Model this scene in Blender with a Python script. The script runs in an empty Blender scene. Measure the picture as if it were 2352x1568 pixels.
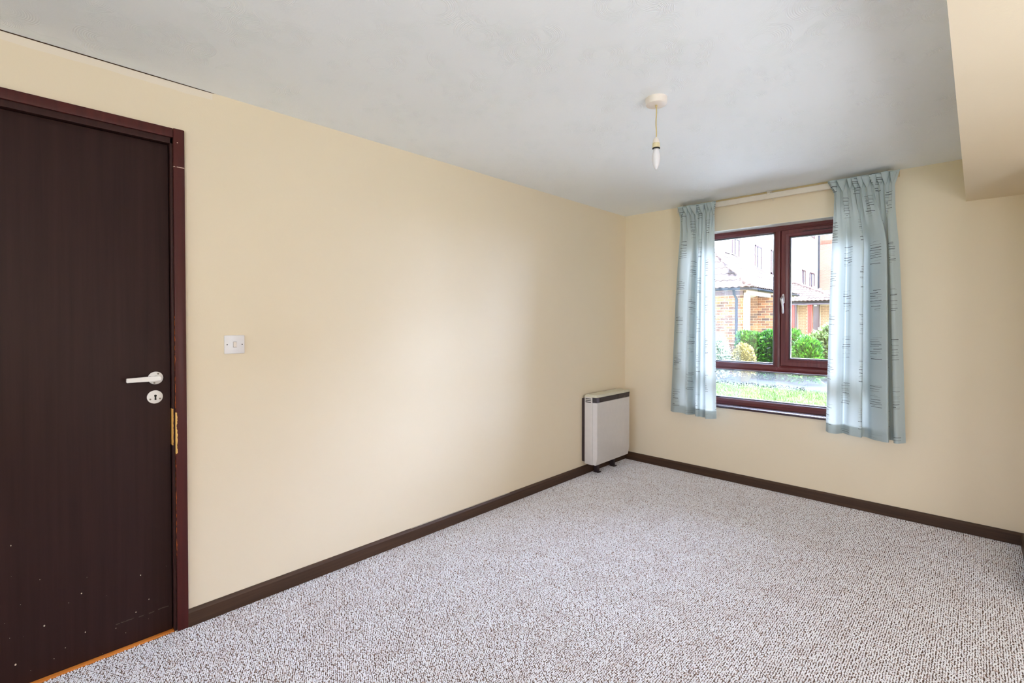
import bpy, bmesh, math, random
from mathutils import Vector, Matrix
import numpy as np

random.seed(7)
R = math.radians
S = bpy.context.scene
C = S.collection

# ------------------------------------------------------------------ camera
cam_d = bpy.data.cameras.new('camera')
cam = bpy.data.objects.new('camera', cam_d)
C.objects.link(cam)
cam_d.sensor_width = 36.0
cam_d.lens = 36.0 * 1113.37 / 2352.0
cam_d.shift_y = -(784.0 - 754.3) / 2352.0
cam_d.clip_start = 0.02
cam_d.clip_end = 400
cam.location = (0, 0, 1.276)
cam.rotation_euler = (R(90 - 0.7696), 0, R(43.85))
S.camera = cam

# ------------------------------------------------------------------ world, sun, exposure
S.view_settings.view_transform = 'Standard'
S.view_settings.look = 'None'
S.view_settings.gamma = 1.0
S.view_settings.use_curve_mapping = False
S.view_settings.exposure = 0.34
SKY = 6.5
W = bpy.data.worlds.new('overcast_sky')
S.world = W
W.use_nodes = True
wn = W.node_tree
wn.nodes.clear()
wo = wn.nodes.new('ShaderNodeOutputWorld')
wb = wn.nodes.new('ShaderNodeBackground')
wt = wn.nodes.new('ShaderNodeTexCoord')
wsx = wn.nodes.new('ShaderNodeSeparateXYZ')
wr = wn.nodes.new('ShaderNodeValToRGB')
wn.links.new(wt.outputs['Generated'], wsx.inputs[0])
wn.links.new(wsx.outputs['Z'], wr.inputs['Fac'])
wr.color_ramp.elements[0].position = 0.0
wr.color_ramp.elements[0].color = (0.80, 0.92, 1.18, 1)
wr.color_ramp.elements[1].position = 1.0
wr.color_ramp.elements[1].color = (0.80, 0.92, 1.20, 1)
wn.links.new(wr.outputs['Color'], wb.inputs['Color'])
wb.inputs['Strength'].default_value = SKY
wn.links.new(wb.outputs['Background'], wo.inputs['Surface'])

sun_d = bpy.data.lights.new('hazy_sun', 'SUN')
sun_d.energy = 182.0
sun_d.angle = R(140)
sun_d.color = (0.82, 0.95, 1.37)
sun = bpy.data.objects.new('hazy_sun', sun_d)
C.objects.link(sun)
sun.rotation_euler = Vector((0.45, 1.0, 1.8)).to_track_quat('Z', 'Y').to_euler()

def portal(name, loc, rot, sx, sy):
    d = bpy.data.lights.new(name, 'AREA')
    d.shape = 'RECTANGLE'
    d.size, d.size_y = sx, sy
    d.cycles.is_portal = True
    o = bpy.data.objects.new(name, d)
    C.objects.link(o)
    o.location = loc
    o.rotation_euler = rot
portal('window_portal', (-1.10, 4.30, 1.31), (R(-90), 0, 0), 1.5, 1.6)
portal('rear_fill_portal', (-0.9, -2.72, 1.3), (R(90), 0, 0), 2.5, 2.2)

def area(name, loc, rot, sx, sy, watts, col):
    d = bpy.data.lights.new(name, 'AREA')
    d.shape = 'RECTANGLE'
    d.size, d.size_y = sx, sy
    d.energy = watts
    d.color = col
    o = bpy.data.objects.new(name, d)
    C.objects.link(o)
    o.location = loc
    o.rotation_euler = rot
area('rear_fill_light', (-0.9, -2.36, 1.25), (R(90), 0, 0), 2.0, 1.6, 3.0, (1.10, 0.96, 0.88))  # warm fill added behind the camera, at the rear opening
area('rear_ceiling_fill', (0.5, -1.35, 1.35), (R(180 - 24), 0, 0), 1.2, 1.2, 50.0, (0.99, 1.015, 1.12))  # unseen fill light added to brighten the ceiling and upper walls
side = Vector((-1.55, 0.95, 0.62))
area('side_fill_light', (1.05, 1.25, 1.05), side.to_track_quat('-Z', 'Y').to_euler(), 0.8, 0.8, 15.0, (0.96, 1.03, 1.12))  # unseen fill added right of the view, aimed at the far ceiling

S.cycles.max_bounces = 14
S.cycles.diffuse_bounces = 8
S.cycles.glossy_bounces = 4
S.cycles.transmission_bounces = 6
S.cycles.transparent_max_bounces = 12
S.cycles.sample_clamp_indirect = 6.0
S.cycles.caustics_reflective = False
S.cycles.caustics_refractive = False

# ------------------------------------------------------------------ node helper
def srgb(r, g, b):
    f = lambda c: (c / 255 / 12.92) if c / 255 <= 0.04045 else ((c / 255 + 0.055) / 1.055) ** 2.4
    return (f(r), f(g), f(b), 1)

class NT:
    def __init__(s, name, rough=0.6, color=(0.8, 0.8, 0.8, 1)):
        s.m = bpy.data.materials.new(name)
        s.m.use_nodes = True
        s.n = s.m.node_tree.nodes
        s.l = s.m.node_tree.links
        s.b = s.n['Principled BSDF']
        s.out = s.n['Material Output']
        s.b.inputs['Base Color'].default_value = color
        s.b.inputs['Roughness'].default_value = rough
    def set(s, inp, v):
        if hasattr(v, 'is_output') or isinstance(v, bpy.types.NodeSocket):
            s.l.new(v, inp)
        else:
            inp.default_value = v
    def math(s, op, a, b=0.0, c=None):
        n = s.n.new('ShaderNodeMath'); n.operation = op
        s.set(n.inputs[0], a); s.set(n.inputs[1], b)
        if c is not None: s.set(n.inputs[2], c)
        return n.outputs[0]
    def coord(s, kind='Object'):
        return s.n.new('ShaderNodeTexCoord').outputs[kind]
    def pos(s):
        return s.n.new('ShaderNodeNewGeometry').outputs['Position']
    def sep(s, v):
        n = s.n.new('ShaderNodeSeparateXYZ'); s.l.new(v, n.inputs[0]); return n.outputs
    def comb(s, x, y, z):
        n = s.n.new('ShaderNodeCombineXYZ')
        for i, v in enumerate((x, y, z)): s.set(n.inputs[i], v)
        return n.outputs[0]
    def mapping(s, v, scale=(1, 1, 1)):
        n = s.n.new('ShaderNodeMapping'); s.l.new(v, n.inputs[0]); n.inputs['Scale'].default_value = scale
        return n.outputs[0]
    def noise(s, v, scale, detail=2.0, rough=0.5):
        n = s.n.new('ShaderNodeTexNoise'); s.l.new(v, n.inputs['Vector'])
        n.inputs['Scale'].default_value = scale; n.inputs['Detail'].default_value = detail
        n.inputs['Roughness'].default_value = rough
        return n.outputs['Fac']
    def voronoi(s, v, scale, feature='F1'):
        n = s.n.new('ShaderNodeTexVoronoi'); n.feature = feature
        s.l.new(v, n.inputs['Vector']); n.inputs['Scale'].default_value = scale
        return n
    def white(s, v):
        n = s.n.new('ShaderNodeTexWhiteNoise'); n.noise_dimensions = '3D'; s.l.new(v, n.inputs['Vector'])
        return n
    def ramp(s, f, stops, interp='LINEAR'):
        n = s.n.new('ShaderNodeValToRGB'); s.l.new(f, n.inputs[0])
        cr = n.color_ramp; cr.interpolation = interp
        while len(cr.elements) < len(stops): cr.elements.new(0.5)
        for e, (p, c) in zip(cr.elements, stops): e.position = p; e.color = c
        return n.outputs['Color']
    def mix(s, f, a, b):
        n = s.n.new('ShaderNodeMix'); n.data_type = 'RGBA'
        s.set(n.inputs[0], f); s.set(n.inputs[6], a); s.set(n.inputs[7], b)
        return n.outputs[2]
    def bump(s, h, strength, dist):
        n = s.n.new('ShaderNodeBump'); s.l.new(h, n.inputs['Height'])
        n.inputs['Strength'].default_value = strength; n.inputs['Distance'].default_value = dist
        s.l.new(n.outputs[0], s.b.inputs['Normal'])
        return n
    def rng(s, f, lo, hi):      # 1 where lo < f < hi
        return s.math('MULTIPLY', s.math('GREATER_THAN', f, lo), s.math('LESS_THAN', f, hi))

def plain(name, col, rough=0.5, spec=0.5, metal=0.0, var=0.06, scale=25):
    t = NT(name, rough)
    n = t.noise(t.coord(), scale, 3)
    d = tuple(c * (1 - var) for c in col[:3]) + (1,)
    u = tuple(min(1, c * (1 + var)) for c in col[:3]) + (1,)
    t.l.new(t.ramp(n, [(0.3, d), (0.7, u)]), t.b.inputs['Base Color'])
    t.b.inputs['Specular IOR Level'].default_value = spec
    t.b.inputs['Metallic'].default_value = metal
    return t.m

# ------------------------------------------------------------------ materials
def mat_wall():
    t = NT('cream_wall_paint', 0.55)
    p = t.pos()
    n1 = t.noise(p, 1.3, 3)
    base = t.ramp(n1, [(0.3, srgb(230, 216, 190)), (0.7, srgb(233, 219, 194))])
    # unpainted pale band close to the ceiling above the door
    xyz = t.sep(p)
    edge = t.math('ADD', xyz[2], t.math('MULTIPLY', t.noise(t.mapping(p, (1, 3, 0.3)), 3.0, 2), 0.012))
    band = t.math('MULTIPLY', t.math('MULTIPLY', t.math('GREATER_THAN', edge, 2.234), t.math('LESS_THAN', xyz[1], 0.62)), t.math('LESS_THAN', xyz[0], -2.3))
    t.l.new(t.mix(band, base, srgb(233, 222, 205)), t.b.inputs['Base Color'])
    h = t.noise(p, 260, 3)
    h2 = t.noise(p, 30, 2)
    t.bump(t.math('ADD', h, t.math('MULTIPLY', h2, 1.5)), 0.12, 0.0015)
    t.b.inputs['Specular IOR Level'].default_value = 0.3
    return t.m

def mat_ceiling():
    t = NT('swirled_ceiling_plaster', 0.7, srgb(238, 238, 238))
    p = t.pos()
    def swirl(scale, off, freq):
        q = t.n.new('ShaderNodeVectorMath'); q.operation = 'ADD'
        t.l.new(p, q.inputs[0]); q.inputs[1].default_value = off
        v = t.voronoi(q.outputs[0], scale)
        v.voronoi_dimensions = '2D'
        d = t.math('SUBTRACT', v.outputs['Distance'], 0.0)
        w = t.math('SINE', t.math('MULTIPLY', t.math('ADD', d, t.math('MULTIPLY', t.noise(p, 6, 2), 0.06)), freq))
        mask = t.math('MULTIPLY', t.rng(d, 0.22, 0.62), t.math('SMOOTH_MAX', 0.0, t.math('MULTIPLY', t.math('SUBTRACT', t.noise(q.outputs[0], 4.5, 2), 0.47), 7.0), 0.1))
        return t.math('MULTIPLY', w, mask)
    a = swirl(7.5, (0, 0, 0), 165)
    b = swirl(6.1, (3.3, 1.7, 0), 150)
    h = t.math('ADD', t.math('ADD', a, b), t.math('MULTIPLY', t.noise(p, 110, 4, 0.6), 1.6))
    t.bump(h, 0.30, 0.0020)
    n = t.noise(p, 1.0, 2)
    t.l.new(t.ramp(n, [(0.3, srgb(241, 246, 251)), (0.7, srgb(245, 250, 254))]), t.b.inputs['Base Color'])
    return t.m

def wood(name, c1, c2, rough=0.35, spec=0.4, axis=2, gs=60, bump=0.0006):
    t = NT(name, rough)
    sc = [gs, gs, gs]; sc[axis] = gs * 0.03
    v = t.mapping(t.pos(), tuple(sc))
    n = t.noise(v, 1.0, 5, 0.6)
    t.l.new(t.ramp(n, [(0.3, c1), (0.7, c2)]), t.b.inputs['Base Color'])
    t.bump(n, 0.3, bump)
    t.b.inputs['Specular IOR Level'].default_value = spec
    return t

def mat_door():
    t = wood('dark_brown_door_paint', srgb(43, 26, 24), srgb(54, 34, 31), 0.5, 0.2, gs=45, bump=0.0003)
    p = t.pos()
    xyz = t.sep(p)
    v = t.voronoi(t.comb(xyz[1], t.math('MULTIPLY', xyz[2], 0.7), 0.0), 19); v.voronoi_dimensions = '2D'
    vr = t.white(v.outputs['Position']).outputs['Color']
    jag = t.math('MULTIPLY', t.math('SUBTRACT', t.noise(p, 180, 2), 0.5), 0.035)
    size = t.math('ADD', 0.006, t.math('MULTIPLY', t.math('POWER', t.sep(vr)[1], 3.0), 0.042))
    spot = t.math('LESS_THAN', t.math('ADD', v.outputs['Distance'], jag), size)
    sel = t.math('GREATER_THAN', t.white(v.outputs['Position']).outputs['Value'], 0.45)
    low = t.math('LESS_THAN', xyz[2], t.math('ADD', 0.0, t.math('MULTIPLY', t.noise(p, 2.3, 2), 0.75)))
    m = t.math('MULTIPLY', t.math('MULTIPLY', spot, sel), low)
    # long faint scuff low down
    sc = t.math('MULTIPLY', t.rng(t.math('SUBTRACT', xyz[2], t.math('MULTIPLY', t.noise(t.mapping(p, (1, 4, 0)), 3, 2), 0.03)), 0.088, 0.092),
                t.math('MULTIPLY', t.rng(xyz[1], 0.28, 0.45), t.math('GREATER_THAN', t.noise(p, 60, 2), 0.47)))
    m = t.math('MAXIMUM', m, t.math('MULTIPLY', sc, 0.07))
    src = t.b.inputs['Base Color'].links[0].from_socket
    t.l.new(t.mix(m, src, srgb(225, 212, 190)), t.b.inputs['Base Color'])
    return t.m

def mat_architrave():
    t = wood('worn_mahogany_frame_paint', srgb(66, 27, 25), srgb(82, 34, 30), 0.4, 0.3, gs=50)
    p = t.pos(); xyz = t.sep(p)
    wob = t.math('MULTIPLY', t.noise(t.mapping(p, (1, 1, 4)), 22, 4), 0.010)
    # bare wood chipped off the inner edge next to the keyhole
    chip = t.math('MULTIPLY', t.rng(xyz[2], 0.735, 0.905),
                  t.math('LESS_THAN', t.math('ADD', xyz[1], wob), 0.4835))
    thin = t.math('MULTIPLY', t.rng(xyz[2], 0.30, 1.30),
                  t.math('MULTIPLY', t.math('LESS_THAN', t.math('ADD', xyz[1], t.math('MULTIPLY', wob, 0.5)), 0.4775),
                         t.math('GREATER_THAN', t.noise(p, 40, 3), 0.5)))
    v = t.voronoi(p, 22)
    spot = t.math('MULTIPLY', t.math('LESS_THAN', v.outputs['Distance'], 0.05),
                  t.math('GREATER_THAN', t.white(v.outputs['Position']).outputs['Value'], 0.9))
    line = t.math('MULTIPLY', t.rng(xyz[2], 1.908, 1.911), t.math('GREATER_THAN', t.noise(p, 90, 2), 0.45))
    src = t.b.inputs['Base Color'].links[0].from_socket
    c = t.mix(thin, src, srgb(190, 96, 48))
    c = t.mix(chip, c, srgb(232, 186, 110))
    c = t.mix(t.math('MAXIMUM', spot, line), c, srgb(215, 190, 175))
    t.l.new(c, t.b.inputs['Base Color'])
    return t.m

def mat_lining():
    t = wood('dark_lining_paint', srgb(46, 24, 22), srgb(60, 32, 28), 0.5, 0.25, gs=50)
    p = t.pos(); xyz = t.sep(p)
    wob = t.math('MULTIPLY', t.noise(t.mapping(p, (1, 1, 3)), 25, 3), 0.004)
    chip = t.math('MULTIPLY', t.rng(xyz[2], 0.77, 0.92), t.rng(t.math('ADD', xyz[1], wob), 0.4665, 0.4705))
    src = t.b.inputs['Base Color'].links[0].from_socket
    t.l.new(t.mix(chip, src, srgb(226, 170, 90)), t.b.inputs['Base Color'])
    return t.m

def mat_carpet():
    t = NT('loop_pile_carpet', 0.95)
    p = t.pos()
    v = t.voronoi(t.mapping(p, (1, 1, 0.0)), 210)
    rnd = t.sep(v.outputs['Color'])[0]
    c = t.ramp(rnd, [(0.0, srgb(236, 236, 242)), (0.50, srgb(242, 242, 246)), (0.76, srgb(228, 222, 228)),
                     (0.90, srgb(200, 184, 180)), (0.972, srgb(150, 126, 116))], 'CONSTANT')
    big = t.noise(p, 7, 3)
    c2 = t.mix(t.math('MULTIPLY', t.math('GREATER_THAN', big, 0.54), 0.10), c, srgb(176, 150, 140))
    t.l.new(c2, t.b.inputs['Base Color'])
    t.b.inputs['Specular IOR Level'].default_value = 0.1
    t.b.inputs['Sheen Weight'].default_value = 0.2
    h = t.noise(p, 500, 2)
    t.bump(h, 0.4, 0.001)
    return t.m

def mat_curtain():
    t = NT('pale_blue_curtain_cloth', 0.85)
    uv = t.coord('UV'); s = t.sep(uv)
    U, V = s[0], s[1]
    cw, ch, ls = 0.150, 0.31, 0.0165
    col = t.math('FLOOR', t.math('DIVIDE', U, cw))
    par = t.math('MODULO', t.math('ADD', col, 40), 2)
    V2 = t.math('ADD', V, t.math('MULTIPLY', par, ch * 0.5))
    row = t.math('FLOOR', t.math('DIVIDE', V2, ch))
    lu = t.math('SUBTRACT', U, t.math('MULTIPLY', col, cw))
    lv = t.math('SUBTRACT', V2, t.math('MULTIPLY', row, ch))
    total = None; tint = None
    for layer in range(2):
        lvv = t.math('ADD', lv, layer * ls * 0.5)
        idx = t.math('FLOOR', t.math('DIVIDE', lvv, ls))
        w = t.white(t.comb(t.math('ADD', col, layer * 17.3), row, idx))
        rs = t.sep(w.outputs['Color'])
        w2 = t.white(t.comb(idx, t.math('ADD', col, 9.1 + layer), row))
        r2 = t.sep(w2.outputs['Color'])
        mid = t.math('MULTIPLY', idx, ls)
        yy = t.math('SUBTRACT', lvv, mid)
        cen = t.math('ADD', t.math('MULTIPLY', rs[0], ls * 0.45), ls * 0.27)
        slope = t.math('MULTIPLY', t.math('SUBTRACT', rs[1], 0.5), 0.10)
        wavy = t.math('MULTIPLY', t.noise(uv, 35, 1), 0.004)
        cen = t.math('ADD', t.math('ADD', cen, t.math('MULTIPLY', t.math('SUBTRACT', lu, 0.075), slope)), t.math('SUBTRACT', wavy, 0.002))
        d = t.math('ABSOLUTE', t.math('SUBTRACT', yy, cen))
        thick = t.math('ADD', 0.0009, t.math('MULTIPLY', r2[0], 0.0011))
        inl = t.math('LESS_THAN', d, thick)
        a = t.math('ADD', 0.022, t.math('MULTIPLY', t.math('POWER', r2[1], 3.0), 0.045))
        b = t.math('SUBTRACT', 0.118, t.math('MULTIPLY', t.math('POWER', r2[2], 3.0), 0.06))
        seg = t.math('MULTIPLY', t.math('GREATER_THAN', lu, a), t.math('LESS_THAN', lu, b))
        clus = t.rng(lv, 0.05, 0.05 + ls * 9.0)
        on = t.math('MULTIPLY', t.math('MULTIPLY', inl, seg), clus)
        if layer == 0:
            on = t.math('MULTIPLY', on, t.math('ADD', 0.25, t.math('MULTIPLY', t.math('GREATER_THAN', rs[2], 0.30), 0.6)))
        else:
            on = t.math('MULTIPLY', on, t.math('MULTIPLY', t.math('GREATER_THAN', rs[2], 0.55), 0.35))
        total = on if total is None else t.math('MAXIMUM', total, on)
    weave = t.noise(t.mapping(uv, (900, 900, 1)), 1.0, 1)
    base = t.ramp(weave, [(0.2, srgb(190, 205, 208)), (0.8, srgb(200, 214, 217))])
    c = t.mix(total, base, srgb(52, 42, 48))
    t.l.new(c, t.b.inputs['Base Color'])
    t.b.inputs['Specular IOR Level'].default_value = 0.1
    t.bump(t.noise(t.mapping(uv, (60, 8, 1)), 1.0, 2), 0.3, 0.002)
    tr = t.n.new('ShaderNodeBsdfTranslucent')
    lin = t.n.new('ShaderNodeMix'); lin.data_type = 'RGBA'; lin.blend_type = 'MULTIPLY'; lin.inputs[0].default_value = 1.0
    t.l.new(c, lin.inputs[6]); lin.inputs[7].default_value = (0.95, 0.82, 0.70, 1)     # light that has come through the cream lining
    t.l.new(lin.outputs[2], tr.inputs['Color'])
    mx = t.n.new('ShaderNodeMixShader'); mx.inputs[0].default_value = 0.33
    t.l.new(t.b.outputs[0], mx.inputs[1]); t.l.new(tr.outputs[0], mx.inputs[2])
    t.l.new(mx.outputs[0], t.out.inputs['Surface'])
    return t.m

def glass(name, haze=None):
    m = bpy.data.materials.new(name); m.use_nodes = True
    t = NT.__new__(NT); t.m = m; t.n = m.node_tree.nodes; t.l = m.node_tree.links
    t.b = t.n['Principled BSDF']; t.out = t.n['Material Output']
    tr = t.n.new('ShaderNodeBsdfTransparent'); tr.inputs[0].default_value = (0.96, 0.985, 0.98, 1)
    gl = t.n.new('ShaderNodeBsdfGlossy'); gl.inputs['Roughness'].default_value = 0.0
    fr = t.n.new('ShaderNodeFresnel'); fr.inputs['IOR'].default_value = 1.5
    f = t.math('MULTIPLY', fr.outputs[0], 4.2)
    mx = t.n.new('ShaderNodeMixShader'); t.l.new(f, mx.inputs[0])
    t.l.new(tr.outputs[0], mx.inputs[1]); t.l.new(gl.outputs[0], mx.inputs[2])
    last = mx.outputs[0]
    if haze:
        p = t.pos(); xyz = t.sep(p)
        edge = t.math('ADD', xyz[2], t.math('MULTIPLY', t.noise(t.mapping(p, (3, 3, 3)), 4, 3), 0.03))
        # mist between the panes, thickest in the upper half of the low light
        k = t.n.new('ShaderNodeMapRange'); t.l.new(edge, k.inputs[0])
        k.inputs[1].default_value = 0.755; k.inputs[2].default_value = 0.80; k.inputs[3].default_value = 0.001; k.inputs[4].default_value = 0.016
        m2 = t.math('MULTIPLY', k.outputs[0], t.math('ADD', 0.75, t.math('MULTIPLY', t.noise(p, 60, 3), 0.5)))
        tl = t.n.new('ShaderNodeBsdfTranslucent'); tl.inputs[0].default_value = (0.9, 0.95, 0.93, 1)
        mx2 = t.n.new('ShaderNodeMixShader'); t.l.new(m2, mx2.inputs[0])
        t.l.new(last, mx2.inputs[1]); t.l.new(tl.outputs[0], mx2.inputs[2])
        # dark specks in a wavering tide line
        line = t.math('ADD', 0.772, t.math('MULTIPLY', t.math('SUBTRACT', t.noise(t.mapping(p, (1, 1, 0)), 9, 3), 0.5), 0.035))
        near = t.math('MULTIPLY', t.math('LESS_THAN', t.math('ABSOLUTE', t.math('SUBTRACT', xyz[2], line)), t.math('MULTIPLY', t.noise(p, 14, 2), 0.024)), t.rng(xyz[0], -1.60, -0.93))
        sp = t.math('LESS_THAN', t.voronoi(t.mapping(p, (1, 1, 0.6)), 190).outputs['Distance'], 0.40)
        sp = t.math('MULTIPLY', sp, t.math('GREATER_THAN', t.noise(p, 70, 2), 0.48))
        dk = t.n.new('ShaderNodeBsdfDiffuse'); dk.inputs[0].default_value = (0.03, 0.03, 0.03, 1)
        mx3 = t.n.new('ShaderNodeMixShader'); t.l.new(t.math('MULTIPLY', near, sp), mx3.inputs[0])
        t.l.new(mx2.outputs[0], mx3.inputs[1]); t.l.new(dk.outputs[0], mx3.inputs[2])
        last = mx3.outputs[0]
    t.l.new(last, t.out.inputs['Surface'])
    return m

def mat_brick(name, c1, c2, c3, rendered=False):
    t = NT(name, 0.9)
    rn = t.n.new('ShaderNodeObjectInfo').outputs['Random']
    n = t.noise(t.pos(), 14, 4, 0.7)
    f = t.math('ADD', t.math('MULTIPLY', rn, 0.55), t.math('MULTIPLY', n, 0.45))
    t.l.new(t.ramp(f, [(0.30, c1), (0.52, c2), (0.66, c3)]), t.b.inputs['Base Color'])
    t.b.inputs['Specular IOR Level'].default_value = 0.1
    return t.m

def mat_leaf(name, c1, c2, c3):
    t = NT(name, 0.45)
    at = t.n.new('ShaderNodeAttribute'); at.attribute_name = 'shade'
    c = t.ramp(at.outputs['Fac'], [(0.1, c1), (0.5, c2), (0.95, c3)])
    t.l.new(c, t.b.inputs['Base Color'])
    tr = t.n.new('ShaderNodeBsdfTranslucent'); t.l.new(c, tr.inputs['Color'])
    mx = t.n.new('ShaderNodeMixShader'); mx.inputs[0].default_value = 0.35
    t.l.new(t.b.outputs[0], mx.inputs[1]); t.l.new(tr.outputs[0], mx.inputs[2])
    t.l.new(mx.outputs[0], t.out.inputs['Surface'])
    return t.m

M = {}
M['wall'] = mat_wall()
M['ceiling'] = mat_ceiling()
M['carpet'] = mat_carpet()
M['backing'] = plain('carpet_backing', srgb(104, 86, 78), 1.0, 0.05)
M['door'] = mat_door()
M['arch'] = mat_architrave()
M['lining'] = mat_lining()
M['base_l'] = wood('dark_stained_baseboard', srgb(58, 40, 28), srgb(78, 55, 40), 0.45, 0.35, axis=1).m
M['base_f'] = wood('dark_stained_far_baseboard', srgb(58, 40, 28), srgb(78, 55, 40), 0.45, 0.35, axis=0).m
M['frame'] = wood('mahogany_window_frame', srgb(84, 34, 36), srgb(108, 48, 46), 0.32, 0.5, axis=2, gs=70, bump=0.0002).m
M['frame_h'] = wood('mahogany_window_rail', srgb(84, 34, 36), srgb(108, 48, 46), 0.32, 0.5, axis=0, gs=70, bump=0.0002).m
M['sill'] = wood('dark_varnished_sill', srgb(50, 28, 34), srgb(62, 36, 42), 0.22, 0.6, axis=0, bump=0.0002).m
M['gasket'] = plain('dark_gasket', srgb(25, 18, 18), 0.6)
M['bead'] = plain('pale_glazing_spacer', srgb(200, 200, 215), 0.3, metal=0.3)
M['plastic'] = plain('white_plastic', srgb(232, 230, 232), 0.3, var=0.02)
M['rose'] = plain('cream_plastic_rose', srgb(232, 222, 212), 0.4, var=0.02)
M['enamel'] = plain('white_enamelled_handle', srgb(236, 232, 228), 0.25, var=0.02)
M['screw'] = plain('dull_screw_metal', srgb(120, 110, 100), 0.4, metal=0.7)
M['dark'] = plain('dark_hole', srgb(18, 14, 12), 0.8)
M['strip'] = wood('orange_pine_threshold', srgb(196, 112, 40), srgb(216, 134, 56), 0.5, axis=1).m
M['reveal'] = plain('white_reveal_paint', srgb(250, 250, 242), 0.6, var=0.02)
M['heater'] = plain('beige_enamel_heater', srgb(216, 211, 208), 0.35, var=0.02)
M['heater_lid'] = plain('cream_heater_lid', srgb(214, 208, 188), 0.4, var=0.02)
M['heater_dark'] = plain('dark_brown_heater_grille', srgb(52, 40, 42), 0.4)
M['cord'] = plain('yellowed_flex', srgb(196, 178, 130), 0.4)
M['holder'] = plain('yellowed_lamp_holder', srgb(222, 208, 168), 0.35)
M['bulb'] = plain('frosted_bulb_glass', srgb(226, 224, 228), 0.3, var=0.02)
M['track'] = plain('off_white_track', srgb(220, 210, 196), 0.4, var=0.03)
M['batten'] = plain('cream_batten', srgb(206, 184, 140), 0.6, var=0.04)
M['curtain'] = mat_curtain()
M['glass'] = glass('clear_pane_glass')
M['glass_misted'] = glass('misted_pane_glass', True)
M['chrome'] = plain('silver_window_handle', srgb(205, 200, 200), 0.28, metal=0.6, var=0.02)
# outdoors
M['brick'] = mat_brick('orange_brick', srgb(78, 62, 54), srgb(122, 84, 56), srgb(140, 98, 66))
M['brick_pale'] = mat_brick('buff_brick', srgb(80, 64, 50), srgb(120, 92, 66), srgb(134, 106, 78))
M['mortar'] = plain('pale_mortar', srgb(186, 166, 138), 0.95, 0.1)
M['render'] = plain('cream_render', srgb(232, 224, 212), 0.9, 0.1)
M['tile'] = mat_brick('concrete_roof_tile', srgb(58, 47, 42), srgb(70, 57, 52), srgb(80, 66, 60))
M['gutter'] = plain('black_gutter_plastic', srgb(22, 26, 34), 0.6, 0.15)
M['fascia'] = plain('beige_fascia', srgb(128, 110, 90), 0.6)
M['post'] = plain('white_post', srgb(200, 190, 178), 0.6)
M['redwood'] = plain('red_painted_boards', srgb(150, 36, 24), 0.5)
M['brownwood'] = plain('dark_brown_joinery', srgb(44, 22, 24), 0.5)
M['far_glass'] = plain('far_window_glass', srgb(110, 118, 130), 0.1, 0.8)
M['leaf_laurel'] = mat_leaf('laurel_leaf', srgb(12, 36, 10), srgb(36, 84, 16), srgb(84, 138, 34))
M['leaf_pale'] = mat_leaf('pale_shrub_leaf', srgb(34, 52, 24), srgb(86, 108, 56), srgb(150, 160, 112))
M['leaf_gold'] = mat_leaf('golden_shrub_leaf', srgb(50, 48, 18), srgb(104, 94, 42), srgb(150, 138, 84))
M['leaf_white'] = mat_leaf('whitish_shrub_leaf', srgb(90, 106, 84), srgb(150, 164, 140), srgb(205, 212, 196))
M['twig'] = plain('shrub_twig', srgb(70, 56, 44), 0.9)
M['paving'] = plain('grey_path_paving', srgb(30, 33, 30), 0.95, 0.1, var=0.15, scale=8)
def mat_lawn():
    t = NT('lawn_green', 0.95)
    n = t.noise(t.pos(), 3.0, 6, 0.7)
    t.l.new(t.ramp(n, [(0.35, srgb(30, 42, 8)), (0.55, srgb(46, 60, 14)), (0.7, srgb(80, 78, 42))]), t.b.inputs['Base Color'])
    t.bump(t.noise(t.pos(), 60, 3), 0.8, 0.02)
    t.b.inputs['Specular IOR Level'].default_value = 0.05
    return t.m
M['lawn'] = mat_lawn()
M['blade'] = plain('grass_blade', srgb(52, 78, 14), 0.7, var=0.25, scale=3)

# ------------------------------------------------------------------ mesh helpers
def link(name, bm, mat, parent=None, smooth=False, kind=None, label=None):
    me = bpy.data.meshes.new(name)
    bmesh.ops.recalc_face_normals(bm, faces=bm.faces)
    bm.to_mesh(me); bm.free()
    if smooth:
        for p in me.polygons: p.use_smooth = True
        if smooth != 'all':
            try: me.set_sharp_from_angle(angle=R(35))
            except Exception: pass
    if mat: me.materials.append(mat)
    o = bpy.data.objects.new(name, me)
    C.objects.link(o)
    if parent: o.parent = parent
    if kind: o['kind'] = kind
    if label: o['label'] = label
    return o

def empty(name, loc=(0, 0, 0)):
    o = bpy.data.objects.new(name, None)
    o.empty_display_size = 0.05
    C.objects.link(o); o.location = loc
    return o

def tag(o, label, cat=None, group=None, kind=None):
    o['label'] = label
    if cat: o['category'] = cat
    if group: o['group'] = group
    if kind: o['kind'] = kind
    return o

def local(o, parent):           # geometry was made in world space: keep it there under its parent
    o.parent = parent
    o.matrix_parent_inverse = Matrix.Translation(parent.location).inverted()
    return o

def box(bm, lo, hi, bev=0.0, seg=2):
    ret = bmesh.ops.create_cube(bm, size=1.0)
    vs = ret['verts']
    c = [(a + b) / 2 for a, b in zip(lo, hi)]; s = [abs(b - a) for a, b in zip(lo, hi)]
    for v in vs:
        v.co = Vector((c[i] + v.co[i] * s[i] for i in range(3)))
    if bev:
        es = list({e for v in vs for e in v.link_edges})
        bmesh.ops.bevel(bm, geom=es, offset=bev, segments=seg, affect='EDGES', profile=0.5)
    return vs

def bx(name, lo, hi, mat, parent=None, bev=0.0, kind=None, label=None):
    bm = bmesh.new(); box(bm, lo, hi, bev)
    return link(name, bm, mat, parent, smooth=bool(bev), kind=kind, label=label)

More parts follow.
